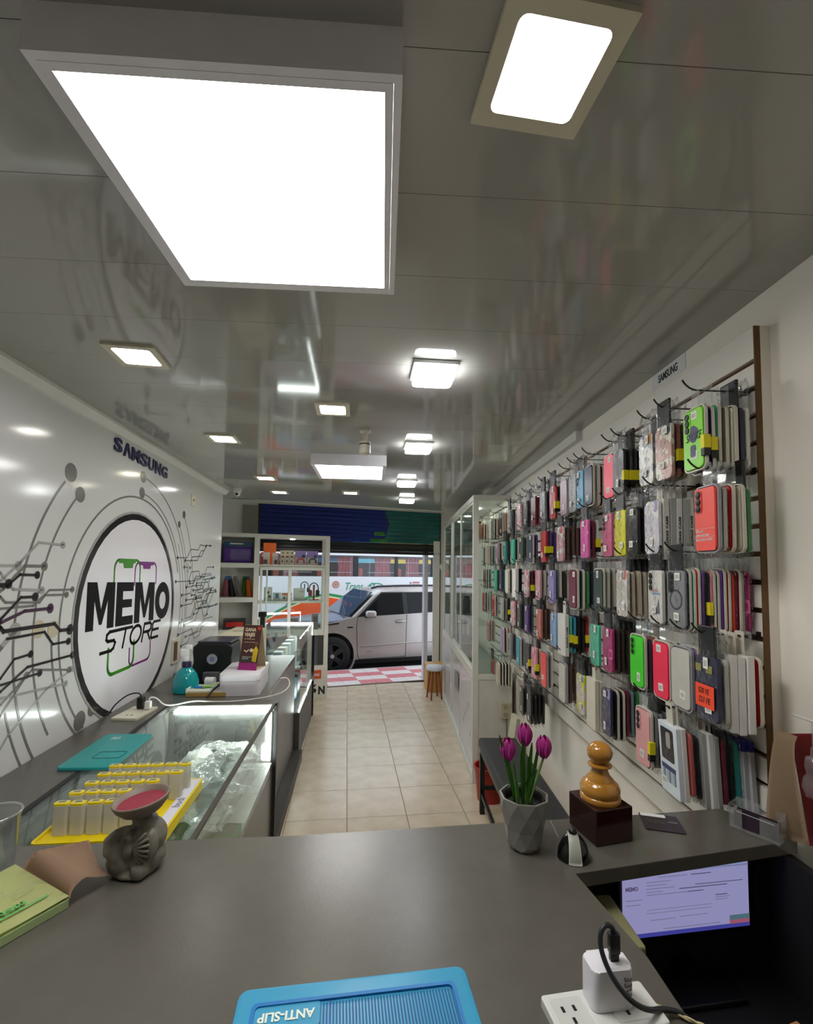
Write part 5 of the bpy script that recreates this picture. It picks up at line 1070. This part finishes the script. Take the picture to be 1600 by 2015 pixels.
def tent(side):
    def f(u, v):
        x = (1-v)**1.0*(.06*side if side > 0 else -.052)+.02*math.sin(math.pi*v)*(-1 if side < 0 else .2)
        return Vector((.01+x*.55+.0, -.035*v*0+(u-.5)*.10*(1-.25*v)+(.02 if side > 0 else .02)*(1-v), .232*v))
    return f
MB().grid(lambda u, v: Vector((-.040*(1-v)**.55-.004+.058*u*(1-v)**1.2, .03*(1-u)-.02*u, .232*v-.0*u)), 8, 16, .0014).out('kraft_side', P('kraft_card', 'b9a184', .7), t, True)
MB().grid(lambda u, v: Vector((-.003+.017*(1-v)+.075*u, -.02*(1-v)-.001-.03*u*0, .232*v)), 6, 16, .0014).out('red_side', P('display_red', '8e1b1d', .4), t, True)
t = thing('plastic_charm', 'clear plastic bear-shaped bottle hanging in front of red card', 'bottle', (.925, .955, FZ+.19))
MB().lathe([(0, -.075), (.018, -.072), (.024, -.055), (.021, -.035), (.015, -.025), (.019, -.012), (.017, .005), (.008, .012), (.007, .03), (0, .032)], 18).out('body', FILM('charm_plastic', (.93, .9, .93), .18, .06, .08, (.85, .75, .8)), t, True)
MB().sph((-.014, 0, .008), .007).sph((.014, 0, .008), .007).out('ears', FILM('charm_plastic'), t, True) if False else [MB().sph((sx_*.014, 0, .008), .007).out('ear', MATS['charm_plastic'], t, True) for sx_ in (-1, 1)]
MB().b2(-.004, .004, -.002, .002, .03, .085).out('strap', FILM('charm_plastic'), t)
MB().cyl((0, 0, .085), (.0, .05, .085), .003).out('peg', M_alum, t)
# charger on a white power strip
t = thing('power_strip', 'white power strip with sockets at the bottom edge of counter', 'power strip', at(.300, .640), .12)
MB().prism(rr(.150, .062, .004, 3), .012, T(.0, -.012, 0), .002).out('plate', P('strip_white', 'd9dad6', .35), t)
for x in (-.045, .03):
    MB().prism(rr(.044, .044, .003, 2, x, -.012), .0006, T(0, 0, .012)).out('socket_face', P('strip_face', 'cdcec9', .4), t)
    for dx, dy in ((-.01, .006), (.006, .006), (-.002, -.01)): MB().b2(x+dx-.002, x+dx+.002, -.012+dy-.004, -.012+dy+.004, .0126, .0130).out('slot', M_black, t)
tc_ = t = thing('usb_charger', 'white 33W wall charger standing on the power strip', 'charger', at(.312, .640, 0, FZ+.0135), .08)
MB().prism(rr(.058, .036, .009, 5), .050, I4, .004).out('body', P('charger_white', 'e6e4ea', .3), t, True, angle=35)
text('33W', P('charger_print', '8d8b90', .4), t, Matrix(((0, 1, 0, .0), (0, 0, -1, -.0182), (-1, 0, 0, .026), (0, 0, 0, 1))) @ T(0, .019, 0), w=.03, h=.011, bold=.01)
t = thing('usb_cable', 'black USB cable plugged into the white charger', 'cable', at(.322, .640, 0, FZ+.0637))
MB().box(0, 0, .0045, .012, .007, .011, bev=.001).box(0, 0, .022, .015, .010, .026, bev=.002).out('plug', P('plug_black', '121316', .4), t, True, angle=40)
MB().tube([(.0, 0, .034), (-.002, 0, .043), (-.012, -.002, .048), (-.022, -.006, .040), (-.024, -.012, .022), (-.017, -.026, .0), (.0, -.040, -.018), (.03, -.03, -.040), (.062, -.012, -.054), (.088, -.014, -.059), (.107, -.03, -.08), (.12, -.06, -.2)], .0034, 8, 3).out('cord', P('cord_navy', '20232a', .45), t, True)
t = thing('twisted_cord', 'cream twisted thin cord running off the counter edge', 'cable', at(.360, .650))
for ph in (0, math.pi):
    MB().tube([(-.012+.006*q*1.0, .008-.0038*q+.0016*math.cos(q*1.3+ph), .0035+.0016*math.sin(q*1.3+ph)) for q in range(14)]+[(.075, -.05, .0), (.085, -.06, -.05)], .0014, 6, 1).out('strand', P('cord_cream', 'b9ae82', .6), t, True)
MB().sph((.074, -.048, .003), (.006, .004, .004)).out('joint', P('cord_orange', 'd97a3a', .5), t, True)
# blue box and pad
t = thing('tablet_case', 'bright blue plastic case marked ANTI-SLIP at bottom of picture', 'case', at(-.018, .563), .093)
MBL = P('case_blue', '08558f', .5, var=.03)
MB().prism(rr(.315, .27, .014, 4), .014, T(0, -.012, 0), .004).out('shell', MBL, t, True, angle=35)
MB().ring(rr(.272, .232, .008, 4, .0, -.02), rr(.262, .222, .006, 4, .0, -.02), .003, T(0, 0, .014)).out('raised_rim', P('case_blue_light', '1576bd', .35), t)
rb = MB()
for q in range(62): rb.b2(-.128+.0042*q, -.1262+.0042*q, -.12, .088, .0138, .0148)
o = rb.out('ribs', P('case_blue_rib', '085088', .5), t); o['kind'] = 'stuff'
MB().b2(-.0355, -.0338, -.12, .09, .0146, .0156).out('divider', P('case_navy_line', '12308f', .4), t)
MB().prism(rr(.085, .035, .006, 3, -.09, .075), .0007, T(0, 0, .0146)).out('label_pad', MBL, t)
text('ANTI-SLIP', P('case_print_cream', 'e6efe0', .5), t, RZ(math.pi) @ T(.09, -.075, .0156), w=.072, h=.013, bold=.03)
MB().ring(rr(.095, .06, .008, 3, -.085, .02), rr(.088, .053, .006, 3, -.085, .02), .0012, T(0, 0, .0146)).out('inset_rim', P('case_navy_line', '12308f', .4), t)
# receipt pad with its kraft cover folded over
A_ = Vector((-.663, .928, FZ)); B_ = Vector((-.531, .853, FZ)); ex = (B_-A_).normalized(); ey = Vector((-ex.y, ex.x, 0))     # ey points away from us, right-up
pd = thing('receipt_pad', 'pale yellow-green receipt pad with brown kraft cover folded back', 'notepad', (0, 0, 0)); Lx = (B_-A_).length
pd.matrix_world = Matrix(((ex.x, ey.x, 0, A_.x), (ex.y, ey.y, 0, A_.y), (0, 0, 1, FZ+.0005), (0, 0, 0, 1)))
MB().b2(-.03, Lx, -.22, 0, 0, .015, bev=.001).out('sheets', P('pad_green', '9db07a', .7, var=.15, scale=3), pd)
MB().grid(lambda u, v: Vector((-.03+u*(Lx+.03), -.22+.2195*v, .0165+.004*math.sin(math.pi*v)*u+.002*(1+math.sin(7*v)))), 8, 12, .0005).out('top_sheet', P('pad_yellow', 'd9dd98', .6), pd, True)
TP = T(0, 0, .0232)
MPG = P('pad_print_green', '5fae5a', .6)
MB().line2d([(.122, -.02), (.118, -.20)], .004, .0003, TP).out('green_rule', MPG, pd); text('MEMO', MPG, pd, TP @ T(.108, -.075, 0) @ RZ(-math.pi/2), w=.06, h=.012, bold=.03)
for q in range(4): MB().line2d([(.062+.006*q, -.012-.003*q), (.066+.006*q, -.05)], .0012, .0003, TP).out('print', P('pad_print_faint', 'a8ae80', .6), pd)
for q in range(6): MB().line2d([(.0+.012*q, -.05), (.004+.012*q, -.14)], .0010, .0003, TP).out('print', P('pad_print_faint', 'a8ae80', .6), pd)
def cover(u, v):
    h0 = .016+.034*math.sin(min(1, v/.28)*math.pi/2)+.010*max(0, v-.4)
    h1 = .016+.022*math.sin(min(1, v/.35)*math.pi/2)-.034*max(0, v-.38)-.012*max(0, v-.3)*(1-v)
    return Vector((u*(Lx+.006)-.003+.078*v*(1-u), (.072*(1-u)+.066*u)*v-.006*math.sin(min(1, v/.3)*math.pi), max(.002, h0+(h1-h0)*u**.8-.012*math.sin(math.pi*u)*max(0, v-.3))))
MB().grid(cover, 14, 22, .0008).out('kraft_cover', P('kraft_cover_brown', 'b3947a', .7, var=.05), pd, True)
t = thing('glass_tumbler', 'clear glass tumbler cut off at left edge of picture', 'glass', at(-.735, .945))
MB().lathe([(0, .0), (.030, 0), (.034, .004), (.041, .105), (.0425, .110), (.040, .110), (.036, .05), (.032, .010), (0, .008)], 28).out('body', FILM('tumbler_glass', (.9, .92, .92), .22, .02, .04), t, True)
MB().lathe([(.0425, .108), (.044, .111), (.0425, .114), (.040, .112)], 28).out('rim', FILM('tumbler_rim', (.8, .82, .82), .4, .03, .2), t, True)
# elephant oil burner
te = t = thing('elephant_burner', 'grey carved elephant figure holding a bowl of dark red wax', 'ornament', at(-.470, .950), -.25)
MSO = P('soapstone', '7c776b', .45, var=.18, scale=30, bump=.15, bscale=90)
bl = [((.008, .012, .034), (.050, .044, .044)), ((.014, .014, .078), (.045, .040, .042)), ((.0, .0, .008), (.048, .044, .014)), ((-.020, -.016, .030), (.036, .030, .034)), ((-.024, -.022, .066), (.026, .024, .026)), ((-.024, -.030, .050), (.022, .018, .02)),
      ((-.030, -.036, .066), (-.031, -.031, .088), .012, .011), ((-.031, -.031, .088), (-.018, -.026, .104), .011, .010), ((-.018, -.026, .104), (-.002, -.024, .112), .010, .007), ((-.034, -.042, .062), (-.037, -.040, .088), .0115, .0105), ((-.037, -.040, .088), (-.020, -.036, .106), .0105, .009),
      ((.002, -.032, .092), (.013, .010, .012)), ((.008, -.030, .066), (.014, .012, .018)), ((.044, -.012, .072), (.016, .016, .036)), ((.030, -.024, .02), (.018, .018, .022)), ((.010, .01, .118), (.028, .026, .014))]
blob('body', bl, MSO, t, .0035, smooth=3)
for q in range(7):
    a_ = -1.25+.34*q
    MB().tube([(.024, -.034, .078), (.024+.017*math.cos(a_), -.036, .078+.026*math.sin(a_)), (.026+.029*math.cos(a_), -.027, .078+.042*math.sin(a_))], .0036, 6, 2).out('ear_fold', MSO, t, True)
MB().sph((.004, -.042, .092), (.005, .003, .005)).out('eye', P('soapstone_dark', '4a473f', .5), t, True)
te.scale = (.86, .86, .80)
BM = T(.010, .004, .130) @ RY(-.12) @ RX(.06) @ Matrix.Scale(1.12, 4)
MB().lathe([(0, 0), (.018, .0), (.036, .010), (.048, .024), (.053, .036), (.052, .039), (.049, .038), (.045, .028), (.03, .016), (0, .012)], 36, BM).out('bowl', P('bowl_stone', '77695c', .5, var=.1, scale=40), t, True)
MB().lathe([(0, .0285), (.044, .0285), (.0445, .0265), (0, .026)], 32, BM).out('wax', P('dark_red_wax', '8a2438', .5, bump=.2, bscale=60), t, True, angle=30)
# ---------------------------------------------------------------- on the glass counter: yellow tray of capped cases
tr = thing('yellow_tray', 'bright yellow plastic tray standing on the glass counter', 'tray', LW(1.53, .59, Z9+.0015), math.atan2(ld[1], ld[0])-math.pi/2)
TW, TD = .33, .36
MY = P('tray_yellow', 'f0d40c', .35, var=.03); MYF = P('frosted_case', 'cfccb0', .3)
MB().prism(rr(TW, TD, .015, 3), .026, I4, .003).ring(rr(TW, TD, .015, 3), rr(TW-.016, TD-.016, .010, 3), .006, T(0, 0, .026)).out('base', MY, tr, True, angle=35)
MB().b2(TW/2-.038, TW/2-.006, -.17, .17, .0325, .0335).out('label_strip', P('label_lilac_white', 'dcdce6', .4), tr)
text('budi', P('label_grey_print', '6f7188', .4), tr, T(TW/2-.022, .01, .0337) @ RZ(math.pi/2), w=.055, h=.022)
FR = FILM('frosted_plastic', (.93, .92, .86), .12, .2, .5, (.90, .88, .78))
me_c = MB().prism(rr(.040, .024, .008, 4), .078).mesh('tube', FR); me_k = MB().prism(rr(.038, .022, .007, 4), .006, T(0, 0, .078), .0015).mesh('cap', MY)
me_s = MB().ring(rr(.026, .012, .002, 2), rr(.021, .008, .002, 2), .002, T(0, 0, .084)).mesh('cap_rim', P('cap_pale', 'e6e3b8', .4)); me_i = MB().prism(rr(.020, .007, .002, 2), .0004, T(0, 0, .0842)).mesh('cap_slot', P('cap_dark', '57522a', .5))
me_p = MB().b2(-.014, .014, -.006, .006, .008, .05).mesh('content', P('content_grey', 'b9b6a4', .6))
W0 = tr.location; RT = Matrix.Translation(W0) @ RZ(tr.rotation_euler.z)
nm = ['nearest', 'second', 'third', 'fourth', 'farthest']
for r in range(5):
    nc = 6 if r > 2 else 5
    for c in range(nc):
        t = thing('capped_case', 'frosted case with yellow cap, %s from left in the %s row on yellow tray' % (ORD[c+1], nm[r]), 'case', (0, 0, 0), 0, 'capped cases on the yellow tray')
        t.matrix_world = RT @ T(-.118+.0435*c+.006*(r > 1)+.004*r, -.125+.060*r, .0275) @ RZ(random.uniform(-.08, .08)) @ RX(random.uniform(-.02, .02))
        for me in (me_c, me_k, me_s, me_i, me_p): place(me.name, me, t)
# teal slim box on ledge
t = thing('teal_case', 'flat teal tablet cover lying on the grey wall ledge and glass', 'case', (-1.112, 2.0, Z9+.002), .02)
MTE = P('cover_teal', '1f9c9c', .4, var=.03)
b = MB(); b.prism([(x+.10*(y_+.17)/.34*-.12, y_) for x, y_ in rr(.205, .355, .02, 4)], .010, I4, .003); b.out('shell', MTE, t, True, angle=35)
MB().ring(rr(.11, .07, .012, 4, .03, -.06), rr(.10, .06, .010, 4, .03, -.06), .0012, T(0, 0, .010)).out('outline', P('cover_teal_dark', '0d6a6c', .4), t)
text('ten', M_wht, t, T(-.045, .125, .0102), w=.035, h=.03)
t = thing('desk_outlet', 'ivory double power outlet plate on the grey ledge with plugs', 'power outlet', LW(2.56, .145, Z9+.0005), LA)
MB().prism(rr(.13, .20, .006, 3), .012, I4, .002).out('plate', P('ivory_outlet', 'd6d2bd', .4), t)
for yy in (-.05, .045):
    for dx in (-.012, .012): MB().b2(dx-.003, dx+.003, yy-.01, yy+.01, .0118, .0124).out('slot', M_dark, t)
t = thing('black_plug', 'black plug with black cord standing in the ivory outlet', 'plug', LW(2.62, .145, Z9+.0135), LA)
MB().box(0, 0, .03, .035, .03, .06, bev=.006).out('plug', M_black, t, True)
MB().tube([(0, 0, .058), (-.01, -.0, .082), (-.06, -.02, .078), (-.11, -.05, .03), (-.125, -.06, -.006), (-.13, -.1, -.008)], .0035, 6, 3).out('cord', M_black, t, True)
t = thing('white_plug', 'white plug with white cord running to the white box', 'plug', LW(2.60, .19, Z9+.0135), LA)
MB().box(0, 0, .022, .03, .026, .044, bev=.006).out('plug', M_wht, t, True)
MB().tube([(0, 0, .042), (.004, .01, .062), (.03, .03, .05), (.05, .06, .004), (.09, .10, -.006), (.18, .13, .012), (.26, .17, -.006), (.42, .19, -.007), (.62, .26, .012), (.66, .36, .04), (.62, .45, .07), (.58, .42, .07)], .004, 6, 3).out('cord', P('cord_white', 'd5d5cf', .4), t, True)
# ---------------------------------------------------------------- goods inside the glass counter
t = thing('clear_bin', 'clear open plastic bin of packets inside the glass counter', 'bin', LW(2.36, .585, .581), LA)
for a in ((-.17, .17, -.31, -.305), (-.17, .17, .305, .31), (-.17, -.165, -.305, .305), (.165, .17, -.305, .305)): MB().b2(*a, 0, .13).out('wall', M_acr, t)
MB().b2(-.165, .165, -.305, .305, 0, .004).out('floor', M_acr, t)
t = thing('green_board', 'green plastic tray at the near end inside the glass counter', 'tray', LW(1.86, .62, .581), LA)
MB().b2(-.18, .19, -.26, .15, 0, .004).out('floor', P('tray_green', '2f9a52', .4), t); MB().b2(-.18, .19, .146, .15, .004, .05).out('wall', P('tray_green', '2f9a52', .4), t); MB().b2(.186, .19, -.26, .146, .004, .05).out('wall', P('tray_green', '2f9a52', .4), t)
prn = random.Random(21)
def packet(k, n):
    r = random.Random(100+k)
    ph = [r.uniform(0, 6.28) for _ in range(8)]
    def f(sg):
        def g(u, v):
            e = (math.sin(math.pi*u)*math.sin(math.pi*v)) if 0 < u < 1 and 0 < v < 1 else 0
            wr = .010*math.sin(6*u+ph[0]+3*v)*math.sin(5*v+ph[1])+.006*math.sin(13*u+ph[2])*math.sin(11*v+ph[3])
            return Vector(((u-.5)*.12+.006*math.sin(9*v+ph[4]), (v-.5)*.17+.006*math.sin(8*u+ph[5]), .03+sg*.020*e**.5+wr*(1 if sg > 0 else .6)))
        return g
    b = MB(); b.grid(f(1), 12, 14); b.grid(f(-1), 12, 14); bmesh.ops.remove_doubles(b.bm, verts=b.bm.verts, dist=.0004)
    return b.mesh('bag', M_bag2, False)
PK = [packet(k, 0) for k in range(5)]
for k in range(20):
    s = 2.60-.037*k+.0; lay = k % 3
    d_ = .49+.11*((k*2) % 3)+prn.uniform(-.03, .03)
    zz = .588+.034*lay+(.05 if k < 15 else .0)
    if k >= 15: s = 2.04-.03*(k-15)
    t = thing('cable_packet', 'crumpled clear packet with white cable, %s from the far end in the glass counter' % (ORD[k+1] if k < 16 else ('seventeenth', 'eighteenth', 'nineteenth', 'twentieth')[k-16]), 'packet', LW(s, d_, zz), prn.uniform(-1.2, 1.2), 'packets heaped in the glass counter')
    place('bag', PK[k % 5], t, RX(prn.uniform(-.3, .3)) @ RY(prn.uniform(-.3, .3)))
    if k % 3: MB().tube([(.03*math.cos(q*.9)*(1-.03*q), .045*math.sin(q*.9), .026+.0012*q) for q in range(14)], .0035, 6, 1).out('cable', P('cable_white', 'd9d8cf', .5), t, True)
    else: MB().b2(-.035, .03, -.05, .05, .02, .03).out('card', P('packet_card', 'd3d0bf', .6), t)
for k in range(6):
    t = thing('white_carton', 'white slim carton, %s from left on the green tray in the glass counter' % ORD[k+1], 'box', LW(1.76-.01*(k % 2), .49+.058*k, .586), LA+prn.uniform(-.12, .12), 'cartons on the green tray')
    MB().b2(-.026, .026, -.085, .085, 0, .02+.01*(k % 2), bev=.002).out('carton', P('carton_cream', 'dad6c8', .5), t)
    MB().b2(-.002, .002, -.04, .03, .02+.01*(k % 2), .0205+.01*(k % 2)).out('print', P('print_grey2', '8a8a80', .5), t)
# ---------------------------------------------------------------- things on the side counter
t = thing('spray_bottle', 'turquoise liquid spray bottle with white trigger on the counter', 'bottle', (-1.20, 2.93, Z9+.0005), .3)
MB().lathe([(0, 0), (.062, 0), (.072, .006), (.075, .03), (.073, .07), (.062, .105), (.044, .132), (.026, .148), (.022, .152), (0, .152)], 30).out('liquid', P('turquoise_liquid', '12b4ba', .08, var=.1, scale=4, spec=.7, trans=.35), t, True, angle=50)
MB().lathe([(.026, .150), (.027, .152), (.027, .180), (.02, .184), (0, .184)], 20).out('collar', P('collar_navy', '241f4a', .4), t, True, angle=40)
MB().box(-.004, 0, .20, .03, .026, .034, bev=.006).box(-.012, 0, .238, .05, .024, .05, RY(.0), .008).box(.010, 0, .27, .04, .02, .03, bev=.007).out('trigger_head', M_wht, t, True)
MB().box(-.038, 0, .215, .012, .016, .05, RY(.0), .004).out('trigger', P('trigger_pink', 'c9a0a8', .4), t, True)
t = thing('white_box', 'white rounded gadget box with dark label strip on the counter', 'box', (-.868, 3.03, Z9+.0005), .1)
MB().prism(rr(.235, .40, .035, 5), .085, I4, .004).out('body', P('gadget_white', 'd6d2d8', .35), t, True, angle=35)
MB().prism(rr(.24, .405, .036, 5), .038, T(0, 0, .087), .012).out('lid', P('gadget_white_lid', 'e2dfe4', .3), t, True, angle=35)
MB().prism(rr(.035, .14, .004, 3, -.03, .02), .001, T(0, 0, .125)).out('label_strip', P('label_black', '1c1a2a', .3), t)
MB().prism(rr(.04, .03, .01, 3, .07, -.03), .001, T(0, 0, .125)).out('sticker', P('sticker_blue', '8f98e0', .4), t)
t = thing('tent_flyer', 'dark GANA VIAJES tent flyer standing on the white box', 'flyer', (-.832, 3.0, Z9+.1255), -.18)
TLn = .10
MFA = Matrix(((1, 0, 0, 0), (0, .24, -.97, -.045), (0, .97, .24, 0), (0, 0, 0, 1)))
MB().b2(-.06, .06, 0, .28, -.0015, 0, MFA).out('front_card', P('flyer_brown', '4a2420', .4, var=.25, scale=5), t)
MB().b2(-.06, .06, 0, .28, 0, .0015, Matrix(((1, 0, 0, 0), (0, -.24, .97, .095), (0, .97, .24, 0), (0, 0, 0, 1)))).out('back_card', P('flyer_kraft', 'b9a888', .6), t)
MB().b2(-.06, .06, -.042, .092, 0, .0015).out('foot', P('flyer_kraft', 'b9a888', .6), t)
FLM = MFA @ T(0, 0, .0003)
FCR = P('flyer_cream', 'e6d3b0', .4)
text('GANA\nVIAJES', FCR, t, FLM @ T(-.012, .232, 0), w=.075, h=.062, bold=.03); text('SI TU NUMERO GANA', FCR, t, FLM @ T(-.012, .192, 0), w=.072, h=.006); text('recarga y participa', FCR, t, FLM @ T(-.01, .172, 0), w=.075, h=.007)
MB().prism(rr(.12, .045, .001, 1, 0, .0225), .0005, FLM).out('magenta_band', P('flyer_magenta', 'a01c78', .4), t)
MB().prism(rr(.11, .028, .001, 1, 0, .062), .0005, FLM).out('grey_band', P('flyer_grey', '3c3a34', .4), t); text('GRATIS CON TU PLAN\nLLEVATE MAS', M_wht, t, FLM @ T(-.008, .075, .0004), w=.07, h=.018)
MB().prism([(.022, .055), (.05, .05), (.056, .125), (.04, .15), (.024, .125)], .0006, FLM @ T(0, 0, .0004)).out('yellow_figure', P('flyer_yellow', 'd8b01c', .4), t); MB().prism(circ(.012, 14, .04, .165), .0006, FLM @ T(0, 0, .0004)).out('figure_head', P('flyer_skin', '7a4a34', .5), t)
MB().prism(circ(.012, 16, .045, .26), .0006, FLM).out('red_badge', P('flyer_red', 'd23a2a', .4), t); MB().line2d([(-.035, .12), (-.02, .112), (-.008, .124)], .006, .0006, FLM).out('hand_print', FCR, t)
MB().prism(circ(.011, 16, .012, .122), .0006, FLM).out('watch_print', FCR, t)
t = thing('printer', 'black rounded label printer with round grey badge on the counter', 'printer', (-1.13, 3.30, Z9+.0005), .03)
sp = []
for (x, z) in ((-.10, 0), (-.125, .02), (-.135, .06), (-.118, .10), (-.112, .14), (-.128, .20), (-.125, .235), (-.10, .255), (.10, .255), (.125, .235), (.128, .20), (.112, .14), (.118, .10), (.135, .06), (.125, .02), (.10, 0)): sp.append((x, z))
MB().prism(sp, .02, Matrix(((1, 0, 0, 0), (0, 0, -1, -.13), (0, 1, 0, 0), (0, 0, 0, 1))), .006).out('front_plate', M_black, t)
MB().b2(-.115, .115, -.13, .12, .0, .25, bev=.02).out('housing', P('printer_body', '1d1c22', .35), t); MB().b2(-.11, .11, -.12, .12, .25, .268, bev=.008).out('lid', P('printer_lid', '3a3848', .2), t)
MPR = Matrix(((1, 0, 0, 0), (0, 0, -1, -.1503), (0, 1, 0, 0), (0, 0, 0, 1)))
MB().prism(circ(.034, 28, 0, .155), .002, MPR).out('badge', P('badge_pale', 'a9abb2', .4), t); MB().ring(circ(.014, 6, 0, .155), circ(.007, 6, 0, .155), .001, MPR @ T(0, 0, .002)).out('badge_mark', P('badge_violet', '5a58b8', .4), t)
MB().b2(-.045, .06, -.19, -.15, .02, .075, bev=.004).out('paper_slot', P('slot_grey', '5a5a5e', .4), t)
t = thing('paper_roll', 'small white paper roll in front of the black printer', 'paper', (-1.10, 3.06, Z9+.03), 0)
MB().cyl((-.028, 0, 0), (.028, 0, 0), .029, seg=20).out('roll', M_wht, t); MB().b2(-.027, .027, -.0295, -.028, -.028, .0).out('loose_end', M_wht, t)
t = thing('wooden_tray', 'wooden tray with blue and white sachets beside the white box', 'tray', (-1.04, 2.90, Z9+.0005), .05)
MB().b2(-.115, .115, -.085, .085, 0, .025, bev=.003).out('board', P('tray_wood', 'a98a4a', .5, var=.15, scale=6), t)
MB().b2(-.105, .11, -.08, .08, .025, .032).out('paper', P('tray_paper', 'cfd3c4', .5), t); MB().b2(-.115, -.108, -.085, .085, .025, .045).out('lip', M_wht, t)
for q, c in enumerate(('3a74c4', '8ac84a', 'e4e6e0', 'cfe0b0')): MB().box(-.06+.045*q, .01*(q % 2), .037+.003*(q % 2), .06, .035, .004, RZ(.4*q)).out('sachet', P('sachet_'+c, c, .3), t)
t = thing('black_cable', 'black cable hanging over the wooden tray edge', 'cable', (-.985, 2.86, Z9+.0005))
MB().tube([(.03, .22, .05), (.02, .12, .075), (.0, .03, .05), (-.02, -.05, .03), (-.028, -.08, .006)], .006, 6, 2).out('cord', M_black, t, True)
t = thing('cream_box', 'long cream carton behind the black printer', 'box', (-1.13, 3.83, Z9+.0005), .02)
MB().b2(-.13, .13, -.26, .26, 0, .25, bev=.004).out('carton', P('carton_manila', 'cfc8ae', .6), t)
MB().b2(-.08, .06, -.02, .02, .25, .2506).out('print', P('print_olive', '8a8668', .6), t)
t = thing('black_lever', 'black clip stand beside the flyer at far end of counter', 'stand', (-1.03, 4.05, Z9+.0005))
MB().b2(-.02, .02, -.02, .02, 0, .34, bev=.005).out('post', M_black, t); MB().b2(-.035, .03, -.025, .025, .34, .385, bev=.008).out('head', M_black, t)
